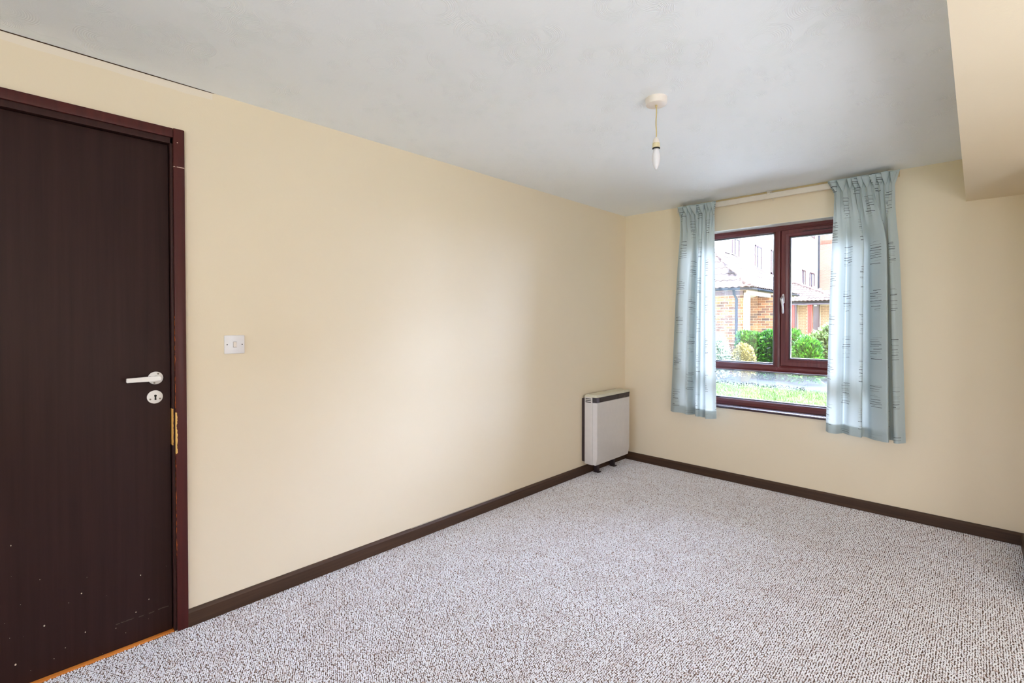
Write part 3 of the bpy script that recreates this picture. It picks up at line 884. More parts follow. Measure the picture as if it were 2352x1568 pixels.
def curtain(name, low, top_x0, top_x1, npleat, ztop, zbot, seed, label, flare, u0=0.0):
    rng = np.random.RandomState(seed)
    NU, NV = 420, 110
    L = catmull(low, NU)
    cl = np.r_[0, np.cumsum(np.linalg.norm(np.diff(L, axis=0), axis=1))]
    s = cl / cl[-1]
    lowx, lowy = L[:, 0], L[:, 1]
    # pencil pleats of the heading: uneven widths
    wd = rng.uniform(0.6, 1.4, npleat); edges = np.r_[0, np.cumsum(wd)]; edges /= edges[-1]
    ph = np.interp(s, edges, np.arange(npleat + 1)) * 2 * math.pi
    amp = np.interp(s, edges, rng.uniform(0.6, 1.2, npleat + 1))
    V = []; UV = []
    x_low0, x_low1 = low[0][0], low[-1][0]
    for j in range(NV + 1):
        q = j / NV
        q = q ** 1.35
        z = ztop + (zbot - ztop) * q
        dist = ztop - z
        # straight line of the gathered tape
        tx = top_x0 + (top_x1 - top_x0) * s
        k = min(1, dist / 0.48); k = k * k * (3 - 2 * k)          # pleats melt into the broad folds
        k2 = min(1, dist / 0.9); k2 = k2 * k2 * (3 - 2 * k2)
        pinch = math.exp(-((dist - 0.085) / 0.03) ** 2)
        head = max(0.0, 1 - dist / 0.085)
        a = 0.019 + 0.022 * head - 0.010 * pinch
        a = a * (1 - 0.85 * k)
        py = 3.893 + a * amp * np.sin(ph) - 0.012 * head
        px = tx + 0.62 * a * amp * np.sin(2 * ph + 0.7) * (1 - k)
        # flare of the heading corner beyond the tape
        f = head
        px = px - flare[0] * f * np.exp(-s / 0.05) + flare[1] * f * np.exp(-(1 - s) / 0.05)
        ly = 3.915 + 1.15 * lowy * (0.45 + 0.55 * k2)
        # the drop widens a little towards the hem
        mid = (x_low0 + x_low1) / 2
        wfac = 0.90 + 0.10 * q
        lx = mid + (lowx - mid) * wfac if False else lowx
        shrink = 1 - q
        lx = lx + shrink * (np.interp(s, [0, 1], [top_x0 - x_low0, top_x1 - x_low1])) * (1 - k2 * 0.25)
        x = px * (1 - k) + lx * k
        y = py * (1 - k) + ly * k
        y = np.clip(y, 3.83, 3.9275 if z > 2.185 else (3.978 if 0.57 < z < 0.62 else 3.985))
        hemw = 0.004 * np.sin(s * 17 + seed) + 0.006 * np.sin(s * 5 + 1)
        zz = z + (hemw * q) + head * (0.010 * np.sin(ph + 0.6) + 0.004 * np.sin(ph * 0.5))
        V.append(np.stack([x, y, zz], 1))
        UV.append(np.stack([s * cl[-1] * 1.0 + u0, np.full(NU, zbot * -1 + z)], 1))
    V = np.concatenate(V); UV = np.concatenate(UV)
    idx = np.arange((NV + 1) * NU).reshape(NV + 1, NU)
    F = np.stack([idx[:-1, :-1], idx[1:, :-1], idx[1:, 1:], idx[:-1, 1:]], -1).reshape(-1, 4)
    me = bpy.data.meshes.new(name)
    me.from_pydata(V.tolist(), [], F.tolist())
    for p in me.polygons: p.use_smooth = True
    uv = me.uv_layers.new(name='UVMap')
    li = np.empty(len(me.loops), int); me.loops.foreach_get('vertex_index', li)
    uv.data.foreach_set('uv', UV[li].ravel())
    me.materials.append(M['curtain'])
    root = bpy.data.objects.new(name, me); C.objects.link(root)
    # hem: doubled cloth behind the bottom edge
    rows = [r for r in range(NV + 1) if V[r * NU, 2] < zbot + 0.078]
    r0 = rows[0]
    hv = []
    for r in (r0, (r0 + NV) // 2, NV):
        hv.append(V[r * NU:(r + 1) * NU] + [0, 0.0035, 0.0015])
    hu = [UV[r * NU:(r + 1) * NU] for r in (r0, (r0 + NV) // 2, NV)]
    hv = np.concatenate(hv); hu = np.concatenate(hu)
    idx = np.arange(3 * NU).reshape(3, NU)
    F = np.stack([idx[:-1, :-1], idx[1:, :-1], idx[1:, 1:], idx[:-1, 1:]], -1).reshape(-1, 4)
    hm = bpy.data.meshes.new('hem'); hm.from_pydata(hv.tolist(), [], F.tolist())
    for p in hm.polygons: p.use_smooth = True
    uv = hm.uv_layers.new(name='UVMap'); li = np.empty(len(hm.loops), int); hm.loops.foreach_get('vertex_index', li)
    uv.data.foreach_set('uv', hu[li].ravel())
    hm.materials.append(M['curtain'])
    h = bpy.data.objects.new('hem', hm); C.objects.link(h); h.parent = root
    # heading tape stitched behind the top
    return tag(root, label, 'curtain', 'curtains at the window')

left_low = [(-1.897, .025), (-1.85, -.008), (-1.80, -.020), (-1.755, -.028), (-1.722, -.040), (-1.712, -.015), (-1.706, .025), (-1.690, .045),
            (-1.672, .040), (-1.666, .005), (-1.655, -.028), (-1.636, -.034), (-1.625, -.010), (-1.605, -.008), (-1.583, .012), (-1.574, -.018), (-1.563, -.050),
            (-1.535, -.058), (-1.505, -.056), (-1.483, -.035)]
right_low = [(-.751, .000), (-.725, -.030), (-.692, -.028), (-.668, .000), (-.655, .020), (-.635, .000), (-.610, -.034), (-.580, -.048), (-.544, -.056), (-.541, -.034),
             (-.555, .000), (-.545, .026), (-.520, .022), (-.490, -.008), (-.455, -.036), (-.420, -.056), (-.403, -.060), (-.399, -.040),
             (-.412, .000), (-.414, .042), (-.397, .056), (-.382, .044), (-.379, .000), (-.374, -.034), (-.358, -.044), (-.338, -.034), (-.318, -.020)]
curtain('curtain', left_low, -1.800, -1.515, 9, 2.226, 0.510, 4, 'narrower pale blue dash-patterned curtain left of the window', (0.030, 0.006))
curtain('curtain', right_low, -0.712, -0.388, 10, 2.228, 0.516, 9, 'wider pale blue dash-patterned curtain right of the window', (0.045, 0.016), 0.06)

# ================================================================== PENDANT LIGHT
px_, py_ = -1.029, 1.988
pl = empty('pendant_light', (px_, py_, H)); tag(pl, 'bare pendant lamp with candle bulb hanging from the ceiling', 'ceiling lamp')
bm = bmesh.new()
lathe(bm, [(0, 2.2599), (0.046, 2.2599), (0.0465, 2.250), (0.0435, 2.2315), (0.041, 2.2300), (0.012, 2.2295), (0, 2.2295)], (px_, py_, 0), 36)
local(link('ceiling_rose', bm, M['rose'], smooth=True), pl)
bm = bmesh.new()
lathe(bm, [(0, 2.2300), (0.0048, 2.2300), (0.0048, 2.2215), (0.0036, 2.2200), (0, 2.2200)], (px_, py_, 0), 14)
local(link('cord_grip', bm, M['cord'], smooth=True), pl)
bm = bmesh.new()
tube(bm, [(px_ + 0.0012 * math.sin(k * 0.9), py_, 2.225 - k * 0.0137) for k in range(11)], 0.0028, 8)
local(link('cord', bm, M['cord'], smooth='all'), pl)
bm = bmesh.new()
lathe(bm, [(0, 2.092), (0.004, 2.090), (0.0105, 2.082), (0.0145, 2.070), (0.0150, 2.0635), (0, 2.0635)], (px_, py_, 0), 24)
local(link('holder_cap', bm, M['rose'], smooth=True), pl)
bm = bmesh.new()
lathe(bm, [(0, 2.0625), (0.0158, 2.0625), (0.0160, 2.058), (0.0160, 2.0425), (0.0150, 2.0420), (0, 2.0420)], (px_, py_, 0), 24)
local(link('holder_skirt', bm, M['holder'], smooth=True), pl)
bm = bmesh.new()
lathe(bm, [(0, 2.0640), (0.0140, 2.0640), (0.0140, 2.0618), (0, 2.0618)], (px_, py_, 0), 24)
lathe(bm, [(0, 2.0425), (0.0165, 2.0425), (0.0165, 2.0395), (0.0140, 2.0380), (0, 2.0380)], (px_, py_, 0), 24)
local(link('holder_ring', bm, M['dark'], smooth=True), pl)
bm = bmesh.new()
lathe(bm, [(0, 2.039), (0.0118, 2.039), (0.0120, 2.031), (0.0145, 2.022), (0.0172, 2.009), (0.0176, 1.998), (0.0160, 1.982), (0.0125, 1.967), (0.0075, 1.955), (0.0035, 1.9485), (0, 1.9465)], (px_, py_, 0), 28)
local(link('candle_bulb', bm, M['bulb'], smooth='all'), pl)

# ================================================================== STORAGE HEATER
ht = empty('storage_heater', (-2.30, 3.58, 0)); tag(ht, 'slim beige storage heater on short feet in the corner', 'heater')
hy0, hy1, hxb, hxf = 3.320, 3.858, -2.352, -2.237
def rb(lo, hi, mat, name, bev=0.003):
    bm = bmesh.new(); box(bm, lo, hi, bev, 2); return local(link(name, bm, mat, smooth=True), ht)
# body
rb((hxb, hy0, 0.098), (-2.272, hy1, 0.660), M['heater'], 'body')
# back spacer frame, dark
rb((XL + 0.001, hy0 + 0.003, 0.115), (hxb + 0.001, hy1 - 0.003, 0.640), M['heater_dark'], 'back_frame', 0.001)
# front panel: bevelled edges, foot sloping back
bm = bmesh.new()
prof = [(-2.2715, 0.102), (-2.252, 0.094), (hxf, 0.160), (hxf, 0.612), (-2.2715, 0.612)]
A = [bm.verts.new((x, hy0 + (0.014 if x > -2.26 else 0.0), z)) for x, z in prof]
B = [bm.verts.new((x, hy1 - (0.014 if x > -2.26 else 0.0), z)) for x, z in prof]
n = len(prof)
for i in range(n): bm.faces.new((A[i], A[(i + 1) % n], B[(i + 1) % n], B[i]))
bm.faces.new(A); bm.faces.new(list(reversed(B)))
bmesh.ops.bevel(bm, geom=[e for e in bm.edges], offset=0.0025, segments=2, affect='EDGES')
local(link('front_panel', bm, M['heater'], smooth=True), ht)
# dark outlet grille band across the top of the front
bm = bmesh.new()
A = [bm.verts.new(p) for p in ((-2.274, hy0 - 0.001, 0.6125), (-2.2435, hy0 + 0.008, 0.6125), (-2.2385, hy0 + 0.010, 0.657), (-2.274, hy0 - 0.001, 0.657))]
B = [bm.verts.new((v.co.x, hy1 - (v.co.y - hy0), v.co.z)) for v in A]
for i in range(4): bm.faces.new((A[i], A[(i + 1) % 4], B[(i + 1) % 4], B[i]))
bm.faces.new(A); bm.faces.new(list(reversed(B)))
gr = link('outlet_grille', bm, M['heater_dark']); local(gr, ht)
mg = plain('grey_grille_tab', srgb(96, 88, 104), 0.4)
for k, (a, b, m_) in enumerate(((0.010, 0.046, mg), (0.050, 0.330, M['heater_dark']), (0.335, 0.520, M['heater_dark']))):
    bm = bmesh.new()
    box(bm, (-2.240, hy0 + a, 0.617), (-2.2365, hy0 + b, 0.652), 0.001)
    s_ = link('grille_tab' if k == 0 else 'grille_panel', bm, m_); s_.parent = gr; s_.matrix_parent_inverse = Matrix.Identity(4)
bm = bmesh.new(); box(bm, (-2.2366, hy0 + 0.425, 0.622), (-2.2360, hy0 + 0.452, 0.627))
s_ = link('maker_badge', bm, M['screw']); s_.parent = gr
# lid with bevelled front corners
bm = bmesh.new()
pl_ = [(hxb + 0.006, hy0 - 0.002), (-2.262, hy0 - 0.002), (-2.238, hy0 + 0.006), (-2.2335, hy0 + 0.016), (-2.2335, hy1 - 0.016), (-2.238, hy1 - 0.006), (-2.262, hy1 + 0.002), (hxb + 0.006, hy1 + 0.002)]
prism(bm, pl_, 0.656, 0.676, 'xy')
bmesh.ops.bevel(bm, geom=[e for e in bm.edges if e.verts[0].co.z > 0.67 and e.verts[1].co.z > 0.67], offset=0.006, segments=2, affect='EDGES')
local(link('lid', bm, M['heater_lid'], smooth=True), ht)
# side vent slits
for k in range(3):
    bm = bmesh.new(); box(bm, (-2.342, hy0 - 0.0012, 0.6395 - k * 0.014), (-2.288, hy0 + 0.002, 0.6455 - k * 0.014))
    local(link('vent_slit', bm, M['dark']), ht)
# feet
for y in (3.452, 3.700):
    bm = bmesh.new()
    box(bm, (-2.350, y, 0), (-2.318, y + 0.036, 0.106), 0.002)
    box(bm, (-2.352, y - 0.004, 0), (-2.300, y + 0.040, 0.006), 0.001)
    local(link('foot', bm, M['heater_dark'], smooth=True), ht)

# ================================================================== OUTDOORS
# unseen upper storeys and sides, added to block sky light from the facades opposite
bm = bmesh.new(); box(bm, (-14, YN - 0.25, H + 0.22), (12, YF + 0.26, 8.4)); box(bm, (-14, YN - 0.25, -0.14), (XL - 0.6, YF + 0.26, H + 0.22)); box(bm, (XR + 0.2, YN - 0.25, -0.14), (12, YF + 0.26, H + 0.22))
link('wall_sky_block', bm, M['mortar'], kind='structure', label='unseen building mass around and above the room, added to block sky light')
GZ = -0.15
bm = bmesh.new(); box(bm, (-60, 7.6, GZ - 0.2), (60, 11.5, GZ)); box(bm, (-60, -60, GZ - 0.2), (60, -2.66, GZ)); box(bm, (-60, 14.9, GZ - 0.2), (60, 90, GZ - 0.002))
link('floor_lawn', bm, M['lawn'], kind='structure', label='green lawn outside the window')
bx('floor_bounce', (-60, 4.29, GZ - 0.2), (60, 9.3, GZ + 0.01), plain('pale_bounce_ground', srgb(222, 218, 212), 0.95, 0.1), kind='structure', label='unseen pale ground along the foot of the window wall, added to bounce light indoors')  # ground strip added out of view to bounce daylight up to the ceiling
bx('floor_path', (-60, 11.5, GZ - 0.2), (60, 14.9, GZ - 0.001), M['paving'], kind='structure', label='grey paved path in front of the hedge')
# grass blades
rng = np.random.RandomState(5)
def blades(n):
    x = rng.uniform(-4.6, -0.6, n); y = rng.uniform(8.0, 11.6, n)
    a = rng.uniform(0, 6.28, n); h = rng.uniform(0.02, 0.06, n); w = 0.006
    dx = np.cos(a) * w; dy = np.sin(a) * w
    lx = rng.uniform(-.02, .02, n); ly = rng.uniform(-.02, .02, n)
    V = np.stack([np.stack([x - dx, y - dy, np.full(n, GZ)], 1), np.stack([x + dx, y + dy, np.full(n, GZ)], 1), np.stack([x + lx, y + ly, GZ + h], 1)], 1).reshape(-1, 3)
    F = np.arange(3 * n).reshape(-1, 3)
    me = bpy.data.meshes.new('grass'); me.from_pydata(V.tolist(), [], F.tolist()); me.materials.append(M['blade'])
    o = bpy.data.objects.new('grass', me); C.objects.link(o)
    tag(o, 'short bright grass blades of the lawn outside', 'grass', kind='stuff')
blades(14000)

def leaf_mass(name, mat, shape, n, ll, lw, seed, parent, up=0.3):
    """leaves scattered over the surface of an ellipsoid or rounded box; shape(rng)->(pos, normal, depth)"""
    rng = np.random.RandomState(seed)
    V = []; F = []; sh = []
    b = 0
    for i in range(n):
        p, nr, shade = shape(rng)
        d = nr + rng.normal(0, 0.55, 3) + np.array([0, 0, up]); d /= np.linalg.norm(d)
        t = np.cross(d, rng.normal(0, 1, 3)); t /= np.linalg.norm(t)
        nn = np.cross(d, t)
        L = ll * rng.uniform(0.7, 1.25); Wd = lw * rng.uniform(0.7, 1.25)
        pts = [p, p + d * L * 0.35 + t * Wd * 0.5 + nn * 0.1 * L, p + d * L * 0.75 + t * Wd * 0.42 + nn * 0.05 * L, p + d * L - nn * 0.12 * L,
               p + d * L * 0.75 - t * Wd * 0.42 + nn * 0.05 * L, p + d * L * 0.35 - t * Wd * 0.5 + nn * 0.1 * L, p + d * L * 0.5 - nn * 0.03 * L]
        V += pts
        F += [(b, b + 1, b + 6), (b + 1, b + 2, b + 6), (b + 2, b + 3, b + 6), (b + 3, b + 4, b + 6), (b + 4, b + 5, b + 6), (b + 5, b, b + 6)]
        sh += [min(1, max(0, shade + rng.normal(0, 0.22)))] * 7
        b += 7
    me = bpy.data.meshes.new(name); me.from_pydata([tuple(v) for v in V], [], F)
    at = me.attributes.new('shade', 'FLOAT', 'POINT'); at.data.foreach_set('value', sh)
    me.materials.append(mat)
    o = bpy.data.objects.new(name, me); C.objects.link(o); o.parent = parent
    o['kind'] = 'stuff'
    return o

def hedge_box(x0, x1, y0, y1, ztop):
    def f(rng):
        x = rng.uniform(x0, x1)
        zt = ztop + 0.05 * math.sin(x * 5.0) + 0.03 * math.sin(x * 13)
        u = rng.uniform()
        if u < 0.62:
            z = GZ + 0.02 + (zt - GZ) * rng.uniform(0, 1); y = y0 + rng.uniform(0, 0.14) + 0.05 * math.sin(x * 9 + z * 6)
            rr = max(0, (z - (zt - 0.18)) / 0.18); y += rr * rr * 0.14
            n = np.array([0, -1, 0.25 + rr * 0.6])
        else:
            y = rng.uniform(y0 + 0.1, y1); z = zt - rng.uniform(0, 0.10); n = np.array([0, -0.15, 1.0])
        hgt = (z - GZ) / (zt - GZ)
        return np.array([x, y, z]), n, 0.42
    return f
def blob(c, r):
    def f(rng):
        v = rng.normal(0, 1, 3); v /= np.linalg.norm(v)
        if v[2] < -0.55: v[2] *= -1
        if v[1] > 0.5: v[1] *= -1
        k = rng.uniform(0.82, 1.03) + 0.05 * math.sin(v[0] * 7) * math.sin(v[2] * 6)
        return np.array([c[0] + v[0] * r[0] * k, c[1] + v[1] * r[1] * k, max(GZ + 0.02, c[2] + v[2] * r[2] * k)]), v, 0.45
    return f
def twigs(parent, x0, x1, y, ztop, n, seed):
    rng = np.random.RandomState(seed); bm = bmesh.new()
    for i in range(n):
        x = rng.uniform(x0, x1); yy = y + rng.uniform(-0.1, 0.1)
        tube(bm, [(x, yy, GZ), (x + rng.uniform(-.1, .1), yy + rng.uniform(-.08, .08), (GZ + ztop) / 2), (x + rng.uniform(-.25, .25), yy + rng.uniform(-.12, .12), ztop)], [0.018, 0.012, 0.006], 5)
    link('stems', bm, M['twig'], parent, kind='stuff')

h1 = empty('laurel_hedge'); tag(h1, 'glossy green laurel hedge in front of the brick porch', 'hedge')
leaf_mass('foliage', M['leaf_laurel'], hedge_box(-4.47, -3.12, 12.95, 13.5, 0.965), 4800, 0.125, 0.048, 11, h1)
twigs(h1, -4.42, -3.2, 13.28, 0.75, 24, 1)
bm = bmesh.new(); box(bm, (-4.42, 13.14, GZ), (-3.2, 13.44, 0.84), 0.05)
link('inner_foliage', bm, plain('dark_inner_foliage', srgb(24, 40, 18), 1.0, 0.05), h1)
h2 = empty('pale_shrub'); tag(h2, 'pale variegated shrub behind the right casement pane', 'shrub')
leaf_mass('foliage', M['leaf_pale'], blob((-2.20, 13.95, 0.42), (0.98, 0.52, 0.83)), 4800, 0.11, 0.05, 12, h2)
twigs(h2, -2.8, -1.7, 14.05, 0.95, 20, 2)
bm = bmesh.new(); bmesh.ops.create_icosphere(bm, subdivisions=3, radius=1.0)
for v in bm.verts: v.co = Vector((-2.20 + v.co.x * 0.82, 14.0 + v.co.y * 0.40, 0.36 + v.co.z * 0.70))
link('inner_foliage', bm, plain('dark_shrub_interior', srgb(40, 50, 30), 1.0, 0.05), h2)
h3 = empty('golden_shrub'); tag(h3, 'small golden variegated bush between whitish shrub and laurel hedge', 'shrub')
leaf_mass('foliage', M['leaf_gold'], blob((-4.07, 12.30, 0.26), (0.25, 0.28, 0.48)), 2200, 0.055, 0.03, 13, h3)
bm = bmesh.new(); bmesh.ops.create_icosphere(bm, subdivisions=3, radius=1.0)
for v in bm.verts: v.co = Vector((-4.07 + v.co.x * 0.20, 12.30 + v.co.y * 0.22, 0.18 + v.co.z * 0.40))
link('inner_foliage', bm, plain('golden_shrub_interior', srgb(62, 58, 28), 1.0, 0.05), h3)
h4 = empty('round_shrub'); tag(h4, 'whitish rounded shrub just right of the left curtain, below the porch', 'shrub')
leaf_mass('foliage', M['leaf_white'], blob((-4.98, 12.50, 0.30), (0.50, 0.33, 0.74)), 3000, 0.075, 0.04, 14, h4)
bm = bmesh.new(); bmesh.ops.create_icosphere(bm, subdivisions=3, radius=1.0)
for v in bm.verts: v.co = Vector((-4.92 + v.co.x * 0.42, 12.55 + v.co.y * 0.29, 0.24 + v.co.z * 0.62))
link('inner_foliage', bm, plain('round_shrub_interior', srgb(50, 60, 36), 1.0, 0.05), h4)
h5 = empty('young_laurel'); tag(h5, 'bright green young laurel just right of the mullion', 'shrub')
leaf_mass('foliage', M['leaf_laurel'], blob((-2.80, 12.62, 0.26), (0.27, 0.28, 0.60)), 1800, 0.14, 0.050, 15, h5, up=0.7)

# bricks
brick_meshes = {}
def brick_mesh(l, d, h):
    k = (l, d, h)
    if k not in brick_meshes:
        bm = bmesh.new(); box(bm, (0, 0, 0), (l, d, h), 0.004, 1)
        me = bpy.data.meshes.new('brick'); bm.to_mesh(me); bm.free(); brick_meshes[k] = me
    return brick_meshes[k]
def brick_wall(parent, x0, x1, y, z0, z1, mat, singles=True, zc=0.0):
    """stretcher bond wall facing -y at y; bricks stand 6 mm proud of the mortar"""
    L, HH, J = 0.215, 0.065, 0.010
    r = 0; z = z0
    rng = random.Random(int(abs(x0 * 100)))
    joined = bmesh.new()
    while z + HH <= z1 + 1e-6:
        x = x0 - (0.1125 if r % 2 else 0)
        while x < x1 - 0.02:
            a = max(x, x0); b = min(x + L, x1)
            if b - a > 0.03:
                if singles and z > zc:
                    l = round(b - a, 3)
                    key = (l, 0.05, HH)
                    me = brick_mesh(*key)
                    if not me.materials: me.materials.append(mat)
                    o = bpy.data.objects.new('brick', me); C.objects.link(o); o.parent = parent
                    o.location = (a, y - 0.006 + rng.uniform(-0.002, 0.002), z)
                else:
                    box(joined, (a, y - 0.006, z), (b, y + 0.03, z + HH))
            x += L + J
        z += HH + J; r += 1
    if len(joined.verts): link('bricks', joined, mat, parent, kind='stuff')
    else: joined.free()

# pantile
def tile_mesh(name, w, l):
    bm = bmesh.new()
    n = 10
    top = []; bot = []
    rows = []
    for k in range(n + 1):
        x = w * k / n
        z = 0.034 * (0.5 - 0.5 * math.cos(2 * math.pi * (k / n) * 2)) ** 0.8
        rows.append((x, z))
    for (yy, dz) in ((0.0, 0.018), (l * 1.12, 0.0)):
        top.append([bm.verts.new((x, yy, z + dz)) for x, z in rows])
        bot.append([bm.verts.new((x, yy, z + dz - 0.014)) for x, z in rows])
    for k in range(n):
        bm.faces.new((top[0][k], top[0][k + 1], top[1][k + 1], top[1][k]))
        bm.faces.new((bot[0][k], top[0][k], top[1][k], bot[1][k])) if k == 0 else None
        bm.faces.new((bot[0][k], bot[0][k + 1], top[0][k + 1], top[0][k]))
    me = bpy.data.meshes.new(name); bm.to_mesh(me); bm.free()
    me.materials.append(M['tile'])
    for p in me.polygons: p.use_smooth = True
    try: me.set_sharp_from_angle(angle=R(50))
    except Exception: pass
    return me
TILE_W, TILE_L = 0.33, 0.33
tile_me = tile_mesh('roof_tile', TILE_W, TILE_L)

def slope(parent, p0, ue, ridge_vec, inside):
    """tiles on a roof plane: p0 eave corner, ue unit vector along the eave, ridge_vec unit vector up the slope; inside(u, v) tells the outline"""
    nrm = ue.cross(ridge_vec).normalized()
    Mx = Matrix((ue, ridge_vec, nrm)).transposed()
    rng = random.Random(2)
    v = -0.06; r = 0
    while v < 4.2:
        u = -TILE_W
        while u < 9.5:
            if inside(u + TILE_W / 2, v + TILE_L / 2):
                o = bpy.data.objects.new('roof_tile', tile_me); C.objects.link(o); o.parent = parent
                rot = Mx.to_4x4()
                o.matrix_local = Matrix.Translation(p0 + ue * u + ridge_vec * v + nrm * (0.02 + rng.uniform(0, 0.004))) @ rot
            u += TILE_W
        v += TILE_L; r += 1

def hip_caps(parent, a, b, r=0.085):
    a = Vector(a); b = Vector(b); n = max(2, int((b - a).length / 0.42)); d = (b - a) / n
    for i in range(n):
        bm = bmesh.new(); p = a + d * i; q = p + d * 1.05
        dd = d.normalized(); side = dd.cross(Vector((0, 0, 1))).normalized(); up = side.cross(dd).normalized()
        A = []; B = []
        for k in range(7):
            t = math.pi * k / 6
            A.append(bm.verts.new(p + side * math.cos(t) * r + up * (math.sin(t) * r * 0.8)))
            B.append(bm.verts.new(q + side * math.cos(t) * r * 0.92 + up * (math.sin(t) * r * 0.72)))
        for k in range(6): bm.faces.new((A[k], A[k + 1], B[k + 1], B[k]))
        bm.faces.new(A)
        link('ridge_tile', bm, M['tile'], parent)

# ---- brick porch building with hipped tiled roof
pb = empty('brick_porch'); tag(pb, 'orange brick porch building with hipped tiled roof and white corner post', 'building')
EX, EY0, EY1, EZ, WX = -4.29, 13.4, 18.11, 2.20, -7.41
RZ = EZ + 1.56 * 0.8
def part(name, bm, mat, parent, smooth=False, label=None): return link(name, bm, mat, parent, smooth, label=label)
bm = bmesh.new(); box(bm, (-7.2, 15.5, GZ), (-4.31, 15.7, 2.12)); part('wall', bm, M['mortar'], pb)
brick_wall(pb, -5.3, -4.31, 15.5, 0.72, 2.09, M['brick'], True)
brick_wall(pb, -5.3, -4.31, 15.5, GZ + 0.02, 0.70, M['brick'], False)
bm = bmesh.new(); box(bm, (-5.6, 13.7, GZ), (-4.545, 13.93, 2.02)); part('pier', bm, M['mortar'], pb)
brick_wall(pb, -5.6, -4.545, 13.7, 0.72, 2.0, M['brick'], True)
brick_wall(pb, -5.6, -4.545, 13.7, GZ + 0.02, 0.70, M['brick'], False)
bm = bmesh.new(); box(bm, (-4.50, 13.58, GZ), (-4.378, 13.72, 2.06), 0.006); part('post', bm, M['post'], pb, label='white square post')
# brown lintel over the pier, beige fascia along the side
bm = bmesh.new(); box(bm, (-7.3, 13.53, 2.0), (-4.50, 13.60, 2.11)); part('lintel', bm, M['brownwood'], pb)
bm = bmesh.new(); box(bm, (-4.42, 13.50, 1.995), (-4.375, 17.95, 2.12)); part('fascia', bm, M['fascia'], pb)
bm = bmesh.new(); box(bm, (-7.35, 13.5, 2.115), (-4.36, 18.0, 2.135)); part('soffit', bm, M['fascia'], pb)
# gutter: half round
def gutter(parent, a, b, r=0.055):
    bm = bmesh.new(); a = Vector(a); b = Vector(b); d = (b - a).normalized(); side = d.cross(Vector((0, 0, 1))).normalized(); up = Vector((0, 0, 1))
    A = []; B = []
    for k in range(9):
        t = math.pi + math.pi * k / 8
        o_ = side * math.cos(t) * r + up * math.sin(t) * r
        A.append(bm.verts.new(a + o_)); B.append(bm.verts.new(b + o_))
    for k in range(8): bm.faces.new((A[k], A[k + 1], B[k + 1], B[k]))
    bm.faces.new(A); bm.faces.new(B)
    g = link('gutter', bm, M['gutter'], parent, True)
    n = max(1, int((b - a).length / 0.9))
    for i in range(n + 1):
        p = a + (b - a) * (i + 0.1) / (n + 0.2)
        bm = bmesh.new(); A = []; B = []
        for k in range(9):
            t = math.pi + math.pi * k / 8
            o_ = side * math.cos(t) * r * 1.12 + up * math.sin(t) * r * 1.12
            A.append(bm.verts.new(p + o_ - d * 0.015)); B.append(bm.verts.new(p + o_ + d * 0.015))
        for k in range(8): bm.faces.new((A[k], A[k + 1], B[k + 1], B[k]))
        link('gutter_clip', bm, M['gutter'], g)
gutter(pb, (EX + 0.0, EY0 - 0.02, 2.175), (EX + 0.0, EY1, 2.175))
gutter(pb, (WX, EY0 - 0.03, 2.175), (EX + 0.03, EY0 - 0.03, 2.175))
bm = bmesh.new(); tube(bm, [(-4.70, 13.42, 2.13), (-4.70, 13.44, 2.04), (-4.69, 13.60, 1.90), (-4.69, 13.62, GZ)], 0.036, 10); part('downpipe', bm, M['gutter'], pb, True)
bm = bmesh.new(); lathe(bm, [(0, 0), (0.13, 0), (0.15, -0.03), (0.12, -0.09), (0.05, -0.12), (0, -0.125)], (-4.78, 15.1, 2.115), 18); part('porch_lamp', bm, M['plastic'], pb, True, label='round white lamp under the porch ceiling')
# roof deck
bm = bmesh.new()
cs = [bm.verts.new(p) for p in ((EX, EY0, EZ - 0.03), (EX, EY1, EZ - 0.03), (WX, EY1, EZ - 0.03), (WX, EY0, EZ - 0.03))]
ra = bm.verts.new((-5.85, 14.96, RZ - 0.03)); rbv = bm.verts.new((-5.85, 16.55, RZ - 0.03))
bm.faces.new((cs[0], cs[1], rbv, ra)); bm.faces.new((cs[1], cs[2], rbv)); bm.faces.new((cs[2], cs[3], ra, rbv)); bm.faces.new((cs[3], cs[0], ra)); bm.faces.new(cs)
part('roof_deck', bm, M['tile'], pb)
sl = math.hypot(1.56, 1.56 * 0.8)
f = 1.56 / sl
slope(pb, Vector((EX, EY0, EZ)), Vector((0, 1, 0)), Vector((-1.56, 0, 1.248)).normalized(),
      lambda u, v: v * f - 0.12 < u < (EY1 - EY0) - v * f + 0.12 and v < sl)
slope(pb, Vector((WX, EY0, EZ)), Vector((1, 0, 0)), Vector((0, 1.56, 1.248)).normalized(),
      lambda u, v: v * f - 0.12 < u < (EX - WX) - v * f + 0.12 and v < sl)
hip_caps(pb, (EX, EY0, EZ + 0.02), (-5.85, 14.96, RZ + 0.03))
hip_caps(pb, (EX, EY1, EZ + 0.02), (-5.85, 16.55, RZ + 0.03))
hip_caps(pb, (-5.85, 14.96, RZ + 0.03), (-5.85, 16.55, RZ + 0.03))

